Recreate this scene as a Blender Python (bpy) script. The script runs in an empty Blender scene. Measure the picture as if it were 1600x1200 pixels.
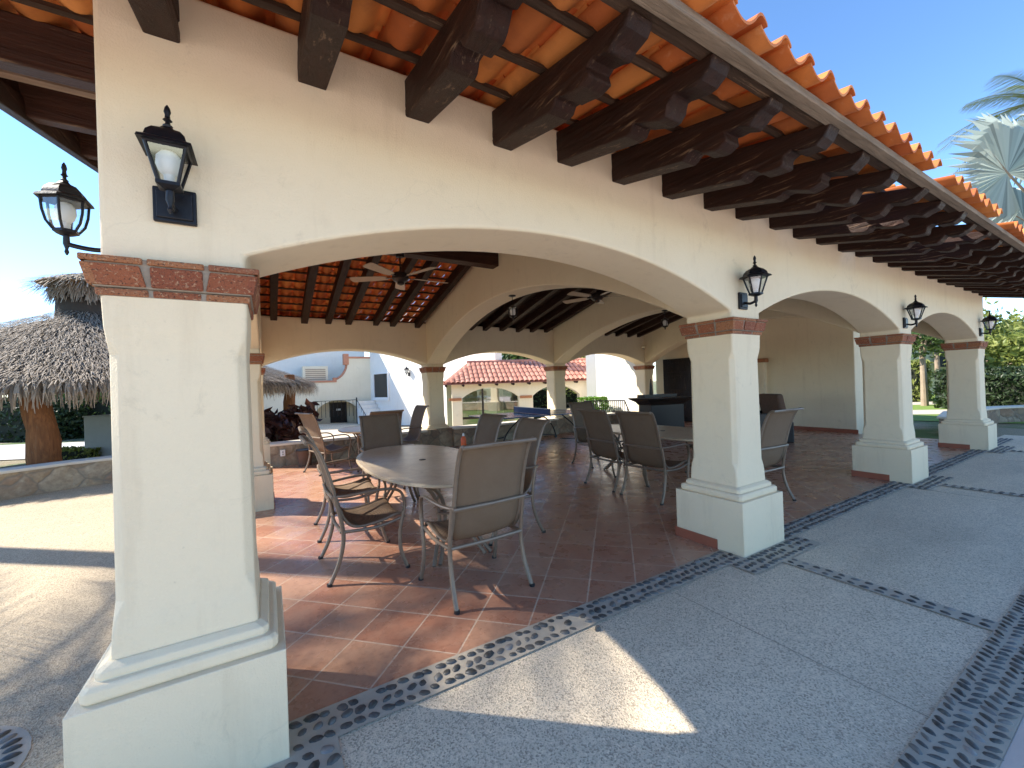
import bpy, bmesh, math, random
from mathutils import Vector, Matrix
R = math.radians
rnd = random.Random(7)
sc = bpy.context.scene
col = sc.collection

# ------------------------------------------------------------------ camera model
CF, YAW, PITCH, ROLL, EYE = 637.82, .5407, .0015, -.0338, 1.5
Fv = Vector((math.sin(YAW)*math.cos(PITCH), math.cos(YAW)*math.cos(PITCH), math.sin(PITCH)))
Rv0 = Vector((math.cos(YAW), -math.sin(YAW), 0)); Uv0 = Rv0.cross(Fv)
Rv = math.cos(ROLL)*Rv0 + math.sin(ROLL)*Uv0
Uv = -math.sin(ROLL)*Rv0 + math.cos(ROLL)*Uv0
def spot(u, depth, v=600):
    """point at a distance along the viewing direction, for placing far things"""
    return Vector((0, 0, EYE)) + depth*(Fv + (u-800)/CF*Rv + (600-v)/CF*Uv)

# ------------------------------------------------------------------ materials
def newmat(name):
    m = bpy.data.materials.new(name); m.use_nodes = True
    nt = m.node_tree; b = nt.nodes['Principled BSDF']
    return m, nt, b
def N(nt, t, **kw):
    n = nt.nodes.new(t)
    for k, v in kw.items():
        if k.startswith('i_'): n.inputs[k[2:].replace('_', ' ')].default_value = v
        else: setattr(n, k, v)
    return n
def L(nt, a, b): nt.links.new(a, b)
def ramp(nt, fac, stops):
    r = N(nt, 'ShaderNodeValToRGB'); cr = r.color_ramp
    while len(cr.elements) < len(stops): cr.elements.new(.5)
    for e, (p, c) in zip(cr.elements, stops):
        e.position = p; e.color = (c[0], c[1], c[2], 1) if not isinstance(c, (int, float)) else (c, c, c, 1)
    L(nt, fac, r.inputs['Fac']); return r.outputs['Color']
def mix(nt, fac, a, b, mode='MIX'):
    m = N(nt, 'ShaderNodeMix', data_type='RGBA', blend_type=mode)
    for sock, v in ((m.inputs[0], fac), (m.inputs[6], a), (m.inputs[7], b)):
        if hasattr(v, 'links') or hasattr(v, 'is_linked'): L(nt, v, sock)
        elif isinstance(v, (int, float)): sock.default_value = v
        else: sock.default_value = (v[0], v[1], v[2], 1)
    return m.outputs[2]
def coords(nt, scale=(1, 1, 1), rot=(0, 0, 0), loc=(0, 0, 0), src='Object'):
    tc = N(nt, 'ShaderNodeTexCoord'); mp = N(nt, 'ShaderNodeMapping')
    mp.inputs['Scale'].default_value = scale; mp.inputs['Rotation'].default_value = rot; mp.inputs['Location'].default_value = loc
    L(nt, tc.outputs[src], mp.inputs['Vector']); return mp.outputs['Vector']
def noise(nt, vec, scale, detail=4, rough=.55, dist=0):
    n = N(nt, 'ShaderNodeTexNoise'); n.inputs['Scale'].default_value = scale; n.inputs['Detail'].default_value = detail
    n.inputs['Roughness'].default_value = rough; n.inputs['Distortion'].default_value = dist
    L(nt, vec, n.inputs['Vector']); return n.outputs['Fac']
def voro(nt, vec, scale, feature='F1', out='Distance'):
    n = N(nt, 'ShaderNodeTexVoronoi'); n.feature = feature; n.inputs['Scale'].default_value = scale
    L(nt, vec, n.inputs['Vector']); return n.outputs[out]
def bump(nt, b, h, strength, dist=.01):
    n = N(nt, 'ShaderNodeBump'); n.inputs['Strength'].default_value = strength; n.inputs['Distance'].default_value = dist
    L(nt, h, n.inputs['Height']); L(nt, n.outputs['Normal'], b.inputs['Normal'])
def island(nt):
    return N(nt, 'ShaderNodeNewGeometry').outputs['Random Per Island']
def plain(name, c, rough=.6, metal=0, var=.15, scale=6, bmp=0, bscale=60):
    m, nt, b = newmat(name); v = coords(nt)
    f = noise(nt, v, scale)
    L(nt, mix(nt, f, [x*(1-var) for x in c], [min(1, x*(1+var)) for x in c]), b.inputs['Base Color'])
    b.inputs['Roughness'].default_value = rough; b.inputs['Metallic'].default_value = metal
    if bmp: bump(nt, b, noise(nt, v, bscale), bmp, .004)
    return m
def plaster(name, c, c2, bmp=.35):
    m, nt, b = newmat(name); v = coords(nt)
    big = noise(nt, v, .9, 5, .6); f = noise(nt, v, 9, 5, .65)
    base = mix(nt, ramp(nt, big, [(.35, 0.), (.68, 1.)]), c, c2)
    base = mix(nt, ramp(nt, f, [(.55, 0.), (.8, .22)]), base, [x*.72 for x in c2])
    sp = noise(nt, v, 38, 2); base = mix(nt, ramp(nt, sp, [(.72, 0.), (.78, .25)]), base, [x*.6 for x in c])
    stk = noise(nt, coords(nt, (5, 5, .55)), 1.6, 5, .65)
    base = mix(nt, ramp(nt, stk, [(.56, 0.), (.78, .30)]), base, [c[0]*.68, c[1]*.63, c[2]*.58])
    scf = noise(nt, v, 3.2, 7, .75, .6)
    base = mix(nt, ramp(nt, scf, [(.60, 0.), (.68, .32)]), base, [x*.70 for x in c2])
    nz = N(nt, 'ShaderNodeTexNoise'); nz.inputs['Scale'].default_value = 2.5; nz.inputs['Detail'].default_value = 5; L(nt, v, nz.inputs['Vector'])
    va = N(nt, 'ShaderNodeVectorMath', operation='MULTIPLY_ADD'); L(nt, nz.outputs['Color'], va.inputs[0]); va.inputs[1].default_value = (.5, .5, .5); L(nt, v, va.inputs[2])
    crk = voro(nt, va.outputs[0], .9, 'DISTANCE_TO_EDGE'); cm_ = ramp(nt, crk, [(0., .10), (.003, 0.)])
    gate = N(nt, 'ShaderNodeMath', operation='MULTIPLY'); L(nt, cm_, gate.inputs[0]); L(nt, ramp(nt, noise(nt, v, .7, 2), [(.5, 0.), (.6, 1.)]), gate.inputs[1])
    base = mix(nt, gate.outputs[0], base, [x*.4 for x in c2])
    L(nt, base, b.inputs['Base Color']); b.inputs['Roughness'].default_value = .85
    h = mix(nt, .6, noise(nt, v, 130, 3, .6), noise(nt, v, 11, 4, .6))
    bump(nt, b, h, bmp*1.5, .01); return m
def wood(name, c, c2, rough=.55, axis=1):
    m, nt, b = newmat(name); s = [14, 14, 14]; s[axis] = .9
    v = coords(nt, s); f = noise(nt, v, 2.2, 8, .68, .6); g = noise(nt, coords(nt), 3.5, 3)
    base = mix(nt, ramp(nt, f, [(.3, 0.), (.72, 1.)]), c, c2)
    base = mix(nt, ramp(nt, g, [(.45, 0.), (.75, .6)]), base, [x*.45 for x in c])
    chip = noise(nt, coords(nt, [x*.5 for x in s]), 5, 5, .75)
    base = mix(nt, ramp(nt, chip, [(.60, 0.), (.66, .6)]), base, (.24, .15, .09))
    L(nt, base, b.inputs['Base Color']); b.inputs['Roughness'].default_value = rough; b.inputs['Specular IOR Level'].default_value = .25
    bump(nt, b, f, .8, .02); return m

CREAM = plaster('cream_plaster', (.84, .72, .52), (.80, .67, .47))
COLW = plaster('column_plaster', (.84, .70, .485), (.80, .66, .45), .4)
WHITEW = plaster('white_plaster', (.82, .79, .73), (.76, .73, .67), .2)
CREAMB = plaster('pale_plaster', (.80, .72, .55), (.74, .66, .49), .2)
DWOOD = wood('dark_stained_wood', (.040, .014, .008), (.014, .0055, .004))
DWOODX = wood('dark_stained_wood_cross', (.075, .028, .016), (.035, .013, .009), axis=0)
GWOOD = wood('weathered_wood', (.34, .27, .20), (.16, .12, .085), .8, 0)
BWOOD = wood('batten_wood', (.09, .055, .035), (.04, .022, .014), .8, 0)
LWOOD = wood('bleached_wood', (.30, .20, .14), (.17, .10, .07), .75, 0)
BLACKW = plain('black_wood', (.016, .011, .009), .4, 0, .3, 8)
IRON = plain('black_iron', (.012, .012, .016), .42, .4, .3, 12, .2)
TANMETAL = plain('taupe_metal', (.235, .175, .125), .42, .35, .18, 20, .1, 200)
DARKMETAL = plain('bronze_metal', (.045, .035, .03), .45, .5, .2, 20)
BRICKM = None
def roof_tile_mat(name='roof_tile', c1=(.62, .185, .035), c2=(.46, .105, .022), c3=(.70, .26, .065), pale=.2):
    m, nt, b = newmat(name); v = coords(nt)
    isl = island(nt)
    base = ramp(nt, isl, [(0., c1), (.45, c2), (.8, c3), (1., c1)])
    f = noise(nt, v, 7, 5, .6)
    base = mix(nt, ramp(nt, f, [(.5, 0.), (.8, .55)]), base, (.30, .075, .025))
    g = noise(nt, v, 22, 4, .6)
    base = mix(nt, ramp(nt, g, [(.62, 0.), (.75, pale)]), base, (.72, .45, .27))
    L(nt, base, b.inputs['Base Color']); b.inputs['Roughness'].default_value = .75
    bump(nt, b, noise(nt, v, 90, 3), .25, .004); return m
ROOFT = roof_tile_mat()
FARTILE = roof_tile_mat('far_roof_tile', (.50, .22, .15), (.40, .16, .11), (.56, .28, .20), .5)
def brick_mat():
    m, nt, b = newmat('capital_brick'); v = coords(nt)
    base = ramp(nt, island(nt), [(0., (.40, .13, .055)), (.35, (.30, .085, .04)), (.6, (.46, .19, .08)), (1., (.33, .12, .06))])
    g = noise(nt, v, 85, 3, .7)
    base = mix(nt, ramp(nt, g, [(.56, 0.), (.64, .8)]), base, (.60, .36, .21))
    base = mix(nt, ramp(nt, noise(nt, v, 130, 2), [(.33, .85), (.42, 0.)]), base, (.10, .035, .02))
    L(nt, base, b.inputs['Base Color']); b.inputs['Roughness'].default_value = .8
    bump(nt, b, g, 1., .02); return m
BRICKM = brick_mat()
MORTAR = plain('mortar', (.30, .25, .195), .95, 0, .35, 40, .9, 110)
PEBMORTAR = plain('pebble_mortar', (.45, .39, .30), .9, 0, .22, 9, .4, 220)
SKIRT = plain('terracotta_skirting', (.33, .10, .055), .5, 0, .2, 8)
def floor_tile_mat():
    m, nt, b = newmat('terracotta_floor_tile')
    v = coords(nt, (1, 1, 1), (0, 0, R(45)), (0, 0, 0))
    # vertex of the grid at (.64, 2.86): shift so that it falls on a joint
    mp = v.node; a = R(45); x0, y0 = .64, 2.86
    mp.inputs['Location'].default_value = (-(x0*math.cos(a)-y0*math.sin(a))+.003, -(x0*math.sin(a)+y0*math.cos(a))+.003, 0)
    br = N(nt, 'ShaderNodeTexBrick'); br.offset = 0; br.squash = 1
    br.inputs['Scale'].default_value = 1; br.inputs['Brick Width'].default_value = .336; br.inputs['Row Height'].default_value = .336
    br.inputs['Mortar Size'].default_value = .0058; br.inputs['Mortar Smooth'].default_value = .3
    br.inputs['Color1'].default_value = (.40, .175, .105, 1); br.inputs['Color2'].default_value = (.50, .28, .175, 1)
    br.inputs['Mortar'].default_value = (.60, .45, .33, 1); br.inputs['Bias'].default_value = -.1
    L(nt, v, br.inputs['Vector'])
    w = coords(nt); f = noise(nt, w, 4.5, 5, .6); g = noise(nt, w, 30, 4, .65)
    base = mix(nt, ramp(nt, f, [(.4, 0.), (.75, .55)]), br.outputs['Color'], (.50, .31, .205))
    base = mix(nt, ramp(nt, g, [(.3, .3), (.5, 0.)]), base, (.17, .05, .03))
    dust = noise(nt, w, .8, 4, .6); base = mix(nt, ramp(nt, dust, [(.5, 0.), (.8, .22)]), base, (.5, .38, .28))
    L(nt, base, b.inputs['Base Color'])
    rr = ramp(nt, noise(nt, w, 5, 4), [(.3, .20), (.7, .40)]); L(nt, rr, b.inputs['Roughness'])
    h = mix(nt, .12, br.outputs['Fac'], f); inv = N(nt, 'ShaderNodeInvert'); L(nt, h, inv.inputs['Color'])
    bump(nt, b, inv.outputs['Color'], .4, .006); return m
FLOORT = floor_tile_mat()
def aggregate(name, c, c2, dark, stain=.5):
    m, nt, b = newmat(name); v = coords(nt)
    cell = voro(nt, v, 150, 'F1', 'Color'); d = voro(nt, v, 150)
    sep = N(nt, 'ShaderNodeSeparateColor'); L(nt, cell, sep.inputs[0])
    base = ramp(nt, sep.outputs[0], [(0., c), (.55, c2), (.8, [x*.72 for x in c2]), (1., dark)])
    st = noise(nt, coords(nt, (.55, 1.5, 1)), .8, 5, .6)
    base = mix(nt, ramp(nt, st, [(.42, 0.), (.72, stain)]), base, [x*.5 for x in c2])
    st2 = noise(nt, v, 5, 5, .7); base = mix(nt, ramp(nt, st2, [(.5, 0.), (.8, .3)]), base, [min(1, x*1.2) for x in c])
    mid = noise(nt, v, 34, 3, .7); base = mix(nt, ramp(nt, mid, [(.54, 0.), (.68, .38)]), base, [x*.66 for x in c2])
    lt = noise(nt, v, 55, 2, .6); base = mix(nt, ramp(nt, lt, [(.6, 0.), (.7, .5)]), base, [min(1, x*1.25) for x in c])
    L(nt, base, b.inputs['Base Color']); b.inputs['Roughness'].default_value = .85
    bump(nt, b, d, .5, .006); return m
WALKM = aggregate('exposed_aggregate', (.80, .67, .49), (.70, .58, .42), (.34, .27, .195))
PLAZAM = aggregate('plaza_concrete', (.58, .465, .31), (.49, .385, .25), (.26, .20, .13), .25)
def pebble_mat():
    m, nt, b = newmat('dark_pebble'); v = coords(nt)
    base = ramp(nt, island(nt), [(0., (.04, .038, .034)), (.5, (.072, .068, .06)), (.8, (.12, .11, .095)), (.93, (.18, .165, .145)), (1., (.3, .27, .24))])
    base = mix(nt, ramp(nt, noise(nt, v, 60, 4), [(.45, 0.), (.7, .5)]), base, (.13, .14, .145))
    L(nt, base, b.inputs['Base Color']); b.inputs['Roughness'].default_value = .5; return m
PEBBLE = pebble_mat()
def stone_mat(name, scale=3.2, tone=1.):
    m, nt, b = newmat(name)
    v = coords(nt); nz = N(nt, 'ShaderNodeTexNoise'); nz.inputs['Scale'].default_value = 3; L(nt, v, nz.inputs['Vector'])
    va = N(nt, 'ShaderNodeVectorMath', operation='MULTIPLY_ADD'); L(nt, nz.outputs['Color'], va.inputs[0]); va.inputs[1].default_value = (.22, .22, .22); L(nt, v, va.inputs[2])
    vec = va.outputs[0]
    cell = voro(nt, vec, scale, 'F1', 'Color'); e = voro(nt, vec, scale, 'DISTANCE_TO_EDGE')
    sep = N(nt, 'ShaderNodeSeparateColor'); L(nt, cell, sep.inputs[0])
    t = tone
    base = ramp(nt, sep.outputs[0], [(0., (.36*t, .27*t, .17*t)), (.35, (.25*t, .185*t, .13*t)), (.65, (.40*t, .33*t, .23*t)), (1., (.30*t, .19*t, .12*t))])
    f = noise(nt, v, 14, 5, .65); base = mix(nt, ramp(nt, f, [(.4, 0.), (.75, .6)]), base, (.15*t, .12*t, .09*t))
    f2 = noise(nt, v, 6, 4, .65); base = mix(nt, ramp(nt, f2, [(.52, 0.), (.7, .5)]), base, (.50*t, .43*t, .31*t))
    base = mix(nt, ramp(nt, e, [(.0, .9), (.05, 0.)]), base, (.20*t, .17*t, .13*t))
    L(nt, base, b.inputs['Base Color']); b.inputs['Roughness'].default_value = .9
    h = mix(nt, .35, ramp(nt, e, [(0., 0.), (.12, 1.)]), f); bump(nt, b, h, .9, .03); return m
STONE = stone_mat('rubble_stone', 3.1); STONEL = stone_mat('rubble_stone_pale', 2.3, 1.25)
CAPST = plain('stone_cap', (.70, .64, .54), .85, 0, .12, 6, .3)
def leaf_mat(name, c, c2, rough=.5, trans=.25):
    m, nt, b = newmat(name)
    base = ramp(nt, island(nt), [(0., c), (.6, c2), (1., [x*.6 for x in c])])
    L(nt, base, b.inputs['Base Color']); b.inputs['Roughness'].default_value = rough
    tr = N(nt, 'ShaderNodeBsdfTranslucent'); L(nt, base, tr.inputs['Color'])
    ms = N(nt, 'ShaderNodeMixShader'); ms.inputs[0].default_value = trans
    out = nt.nodes['Material Output']
    L(nt, b.outputs[0], ms.inputs[1]); L(nt, tr.outputs[0], ms.inputs[2]); L(nt, ms.outputs[0], out.inputs['Surface']); return m
LEAF = leaf_mat('green_leaf', (.055, .10, .022), (.10, .155, .035))
LEAFD = leaf_mat('dark_leaf', (.022, .045, .014), (.045, .075, .022))
LEAFY = leaf_mat('bright_leaf', (.20, .25, .05), (.32, .35, .09), .5, .42)
LEAFR = leaf_mat('burgundy_leaf', (.05, .014, .016), (.10, .035, .022))
SILVER = leaf_mat('silver_palm_leaf', (.36, .42, .37), (.50, .55, .48), .45, .35)
TOPI = leaf_mat('topiary_leaf', (.12, .26, .02), (.16, .33, .03))
FROND = leaf_mat('palm_frond', (.11, .15, .03), (.19, .21, .05))
BARK = wood('bark', (.20, .13, .08), (.09, .055, .035), .9, 2)
BARKO = wood('orange_trunk', (.36, .155, .06), (.13, .05, .025), .85, 2)
PALEBARK = wood('pale_bark', (.42, .33, .24), (.26, .19, .13), .9, 2)
def thatch_mat():
    m, nt, b = newmat('grey_thatch'); v = coords(nt)
    base = ramp(nt, island(nt), [(0., (.27, .205, .14)), (.4, (.40, .32, .235)), (.75, (.14, .105, .07)), (1., (.52, .43, .32))])
    L(nt, base, b.inputs['Base Color']); b.inputs['Roughness'].default_value = .85; return m
THATCH = thatch_mat()
GRASS = None
def ground_mat():
    m, nt, b = newmat('garden_ground'); v = coords(nt)
    f = noise(nt, v, .35, 5, .6); g = noise(nt, v, 40, 4, .7)
    base = mix(nt, ramp(nt, f, [(.45, 0.), (.55, 1.)]), (.09, .15, .03), (.34, .28, .18))
    base = mix(nt, ramp(nt, g, [(.35, .6), (.6, 0.)]), base, (.05, .06, .02))
    L(nt, base, b.inputs['Base Color']); b.inputs['Roughness'].default_value = .95; bump(nt, b, g, .8, .03); return m
GROUNDM = ground_mat()
LAWNM = plain('lawn_grass', (.16, .24, .035), .95, 0, .5, 30, .8, 120)
ROADM = plain('pale_road', (.46, .45, .43), .9, 0, .12, 4, .3)
PATHM = plain('pale_path', (.50, .43, .34), .9, 0, .2, 4, .3)
def sling_mat():
    m, nt, b = newmat('woven_sling'); v = coords(nt)
    w1 = N(nt, 'ShaderNodeTexWave'); w1.bands_direction = 'X'; w1.inputs['Scale'].default_value = 75; L(nt, v, w1.inputs['Vector'])
    w2 = N(nt, 'ShaderNodeTexWave'); w2.bands_direction = 'Z'; w2.inputs['Scale'].default_value = 75; L(nt, v, w2.inputs['Vector'])
    mx = N(nt, 'ShaderNodeMath', operation='MULTIPLY'); L(nt, w1.outputs['Fac'], mx.inputs[0]); L(nt, w2.outputs['Fac'], mx.inputs[1])
    base = mix(nt, mx.outputs[0], (.18, .115, .068), (.33, .225, .14))
    f = noise(nt, v, 5, 5, .65); base = mix(nt, ramp(nt, f, [(.42, 0.), (.75, .45)]), base, (.27, .195, .13))
    L(nt, base, b.inputs['Base Color']); b.inputs['Roughness'].default_value = .75
    tr = N(nt, 'ShaderNodeBsdfTranslucent'); L(nt, base, tr.inputs['Color'])
    ms = N(nt, 'ShaderNodeMixShader'); ms.inputs[0].default_value = .22
    L(nt, b.outputs[0], ms.inputs[1]); L(nt, tr.outputs[0], ms.inputs[2]); L(nt, ms.outputs[0], nt.nodes['Material Output'].inputs['Surface'])
    bump(nt, b, mx.outputs[0], .3, .002); return m
SLING = sling_mat()
def stone_top():
    m, nt, b = newmat('stone_tabletop'); v = coords(nt)
    f = noise(nt, v, 6, 8, .7, .8); g = noise(nt, v, 60, 3)
    base = ramp(nt, f, [(.25, (.48, .35, .22)), (.5, (.64, .50, .335)), (.75, (.72, .60, .43))])
    base = mix(nt, ramp(nt, g, [(.6, 0.), (.72, .5)]), base, (.24, .17, .11))
    L(nt, base, b.inputs['Base Color']); b.inputs['Roughness'].default_value = .33; return m
STONETOP = stone_top()
def glass_mat(name='clear_glass', tint=(.9, .93, .95), gl=.14, rough=.05):
    m, nt, b = newmat(name); nt.nodes.remove(b)
    t = N(nt, 'ShaderNodeBsdfTransparent'); t.inputs[0].default_value = (*tint, 1)
    g = N(nt, 'ShaderNodeBsdfGlossy'); g.inputs['Roughness'].default_value = rough; g.inputs['Color'].default_value = (.95, .97, 1, 1)
    ms = N(nt, 'ShaderNodeMixShader'); ms.inputs[0].default_value = gl
    L(nt, t.outputs[0], ms.inputs[1]); L(nt, g.outputs[0], ms.inputs[2]); L(nt, ms.outputs[0], nt.nodes['Material Output'].inputs['Surface']); return m
GLASS = glass_mat(); GREENGL = glass_mat('green_tinted_glass', (.42, .52, .42), .3, .03)
FROST = plain('frosted_bulb', (.80, .79, .76), .4, 0, .05, 10)
PINGM = plain('table_tennis_blue', (.035, .075, .17), .22, 0, .1, 6)
WHITE = plain('white_paint', (.78, .78, .76), .5, 0, .06, 8)
GREYP = plain('grey_paint', (.36, .38, .40), .6, 0, .12, 5)
BLACKP = plain('black_plastic', (.015, .015, .016), .45, 0, .2, 10)
ORANGE = plain('orange_plastic', (.75, .12, .02), .4, 0, .1, 10)
BROWNC = plain('brown_cushion', (.13, .075, .05), .85, 0, .25, 20, .3, 200)
FANW = plain('fan_blade_wood', (.42, .30, .20), .5, 0, .2, 10)
SAGE = plain('sage_wall', (.30, .34, .24), .8, 0, .12, 3)
DOORM = wood('dark_door_wood', (.022, .013, .01), (.012, .008, .007), .4, 2)
WINM = plain('dark_window_glass', (.02, .025, .028), .08, 0, .2, 3)
TERRAT = plain('terracotta_trim', (.50, .22, .13), .75, 0, .2, 12, .3)

# ------------------------------------------------------------------ mesh helper
class MB:
    def __init__(s): s.v = []; s.f = []; s.m = []; s.sm = []
    def add(s, vs, fs, mat=0, smooth=False):
        o = len(s.v); s.v += [tuple(x) for x in vs]
        for f in fs: s.f.append([o+i for i in f]); s.m.append(mat); s.sm.append(smooth)
        return s
    def box(s, c, d, mat=0, rot=None, taper=1.):
        x, y, z = [k/2 for k in d]
        p = [(-x, -y, -z), (x, -y, -z), (x, y, -z), (-x, y, -z), (-x*taper, -y*taper, z), (x*taper, -y*taper, z), (x*taper, y*taper, z), (-x*taper, y*taper, z)]
        c = Vector(c); p = [(rot @ Vector(q) if rot else Vector(q))+c for q in p]
        return s.add(p, [(0, 3, 2, 1), (4, 5, 6, 7), (0, 1, 5, 4), (1, 2, 6, 5), (2, 3, 7, 6), (3, 0, 4, 7)], mat)
    def bx(s, x0, x1, y0, y1, z0, z1, mat=0):
        return s.box(((x0+x1)/2, (y0+y1)/2, (z0+z1)/2), (x1-x0, y1-y0, z1-z0), mat)
    def tube(s, path, r, n=8, mat=0, flat=1., cap=True):
        path = [Vector(p) for p in path]; k = len(path)
        rs = r if isinstance(r, (list, tuple)) else [r]*k
        vs = []; up = None
        for i, p in enumerate(path):
            t = (path[min(i+1, k-1)]-path[max(i-1, 0)]).normalized()
            if up is None:
                a = Vector((0, 0, 1)) if abs(t.z) < .9 else Vector((1, 0, 0))
                up = (a-t*a.dot(t)).normalized()
            else: up = (up-t*up.dot(t)).normalized()
            sd = t.cross(up)
            for j in range(n):
                a = 2*math.pi*j/n
                vs.append(p+rs[i]*(math.cos(a)*up*flat+math.sin(a)*sd))
        fs = [(i*n+j, i*n+(j+1) % n, (i+1)*n+(j+1) % n, (i+1)*n+j) for i in range(k-1) for j in range(n)]
        s.add(vs, fs, mat, True)
        if cap: o = len(s.v)-len(vs); s.f += [[o+j for j in range(n)][::-1], [o+(k-1)*n+j for j in range(n)]]; s.m += [mat]*2; s.sm += [False]*2
        return s
    def lathe(s, prof, n=16, c=(0, 0, 0), mat=0, smooth=True, rot=0, sq=1.):
        c = Vector(c); vs = []; k = len(prof)
        for r, z in prof:
            for j in range(n):
                a = 2*math.pi*j/n+rot; vs.append(c+Vector((r*math.cos(a), r*math.sin(a)*sq, z)))
        fs = [(i*n+j, i*n+(j+1) % n, (i+1)*n+(j+1) % n, (i+1)*n+j) for i in range(k-1) for j in range(n)]
        fs += [tuple(range(n))[::-1], tuple((k-1)*n+j for j in range(n))]
        return s.add(vs, fs, mat, smooth)
    def prism(s, poly, fn, a, b, mat=0):
        """poly: 2D outline; fn(p, t) -> 3D point; extruded from t=a to t=b"""
        n = len(poly); vs = [fn(p, a) for p in poly]+[fn(p, b) for p in poly]
        fs = [tuple(range(n))[::-1], tuple(range(n, 2*n))]+[(i, (i+1) % n, n+(i+1) % n, n+i) for i in range(n)]
        return s.add(vs, fs, mat)
    def build(s, name, mats, parent=None, loc=None, bevel=0, angle=35, seg=2, merge=False):
        me = bpy.data.meshes.new(name); me.from_pydata(s.v, [], s.f)
        if not isinstance(mats, (list, tuple)): mats = [mats]
        for m in mats: me.materials.append(m)
        me.polygons.foreach_set('material_index', s.m); me.polygons.foreach_set('use_smooth', s.sm)
        bm = bmesh.new(); bm.from_mesh(me)
        if merge: bmesh.ops.remove_doubles(bm, verts=bm.verts, dist=.0005)
        bmesh.ops.recalc_face_normals(bm, faces=bm.faces); bm.to_mesh(me); bm.free()
        if any(s.sm): me.set_sharp_from_angle(angle=R(angle))
        o = bpy.data.objects.new(name, me); col.objects.link(o)
        if parent: o.parent = parent
        if loc is not None: o.location = loc
        if bevel:
            b = o.modifiers.new('bevel', 'BEVEL'); b.width = bevel; b.segments = seg; b.limit_method = 'ANGLE'; b.angle_limit = R(40)
        return o
def tag(o, label=None, cat=None, group=None, kind=None):
    if label: o['label'] = label
    if cat: o['category'] = cat
    if group: o['group'] = group
    if kind: o['kind'] = kind
    return o
def thing(name, label, cat, loc=(0, 0, 0), rz=0, group=None):
    o = bpy.data.objects.new(name, None); col.objects.link(o); o.empty_display_size = .2
    o.location = loc; o.rotation_euler = (0, 0, rz); return tag(o, label, cat, group)
def copy_tree(o, parent=None):
    c = o.copy(); col.objects.link(c); c.parent = parent
    for ch in list(o.children): copy_tree(ch, c)
    return c
def sm(t): t = max(0, min(1, t)); return t*t*(3-2*t)
def bez(pts, n=8):
    """Catmull-Rom through pts"""
    P = [Vector(p) for p in pts]; out = []
    for i in range(len(P)-1):
        a, b, c, d = P[max(i-1, 0)], P[i], P[i+1], P[min(i+2, len(P)-1)]
        for k in range(n):
            t = k/n
            out.append(.5*((2*b)+(c-a)*t+(2*a-5*b+4*c-d)*t*t+(3*b-a-3*c+d)*t**3))
    out.append(P[-1]); return out

# ------------------------------------------------------------------ setting: ground and paving
def gh(x, y):
    d = .35+1.0*sm((x+2)/3) if x < 6 else 1.35*(1-sm((x-13)/4))
    return -.03-d*sm((y-10.3)/1.6)
g = MB(); xs = [-400, -150, -60, -30]+[-20+i*1.0 for i in range(56)]+[40, 60, 150, 400]
ys = [-200, -40, -12]+[-8+i*.8 for i in range(60)]+[45, 60, 100, 250, 500]
vs = [(x, y, gh(x, y)) for y in ys for x in xs]; nx = len(xs)
g.add(vs, [(j*nx+i, j*nx+i+1, (j+1)*nx+i+1, (j+1)*nx+i) for j in range(len(ys)-1) for i in range(nx-1)], 0, True)
tag(g.build('ground', GROUNDM), kind='structure')
def sheet(name, polys, z, mat):
    m = MB()
    for p in polys: m.add([(x, y, z) for x, y in p], [tuple(range(len(p)))])
    return tag(m.build(name, mat), kind='structure')
def rect(x0, x1, y0, y1): return [(x0, y0), (x1, y0), (x1, y1), (x0, y1)]
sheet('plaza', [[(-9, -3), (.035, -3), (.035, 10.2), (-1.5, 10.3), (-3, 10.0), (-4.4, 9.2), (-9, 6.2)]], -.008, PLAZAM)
sheet('walkway', [rect(.035, 14.2, -3, 2.2)], -.004, WALKM)
sheet('patio_floor', [rect(-.62, 12.5, 2.13, 10.1)], 0, FLOORT)
sheet('outer_walk', [rect(-14, 18, -16, .40)], .001, plain('pink_concrete', (.64, .515, .43), .9, 0, .2, 3, .3))  # real paving, made paler and extended out of view to bounce warm light

cy_ = [(x, y, gh(x, y)+.02) for x, y in ((-1.5, 12.0), (14, 12.0), (14, 30), (-1.5, 30))]
cm = MB(); cm.add(cy_, [(0, 1, 2, 3)]); tag(cm.build('courtyard', aggregate('courtyard_concrete', (.74, .63, .46), (.66, .54, .38), (.3, .24, .17), .2)), kind='structure')  # presumed paving, added pale to bounce sunlight up into the pavilion
jm = MB()
for x, ya in ((2.42, .61), (7.1, 1.1), (10.3, .61)): jm.bx(x-.0018, x+.0018, ya, 1.90, -.0035, -.0022)
tag(jm.build('paving_joints', plain('joint_brown', (.30, .25, .19), .95)), kind='structure')  # thin brown joint lines, the joints' own colour
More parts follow.
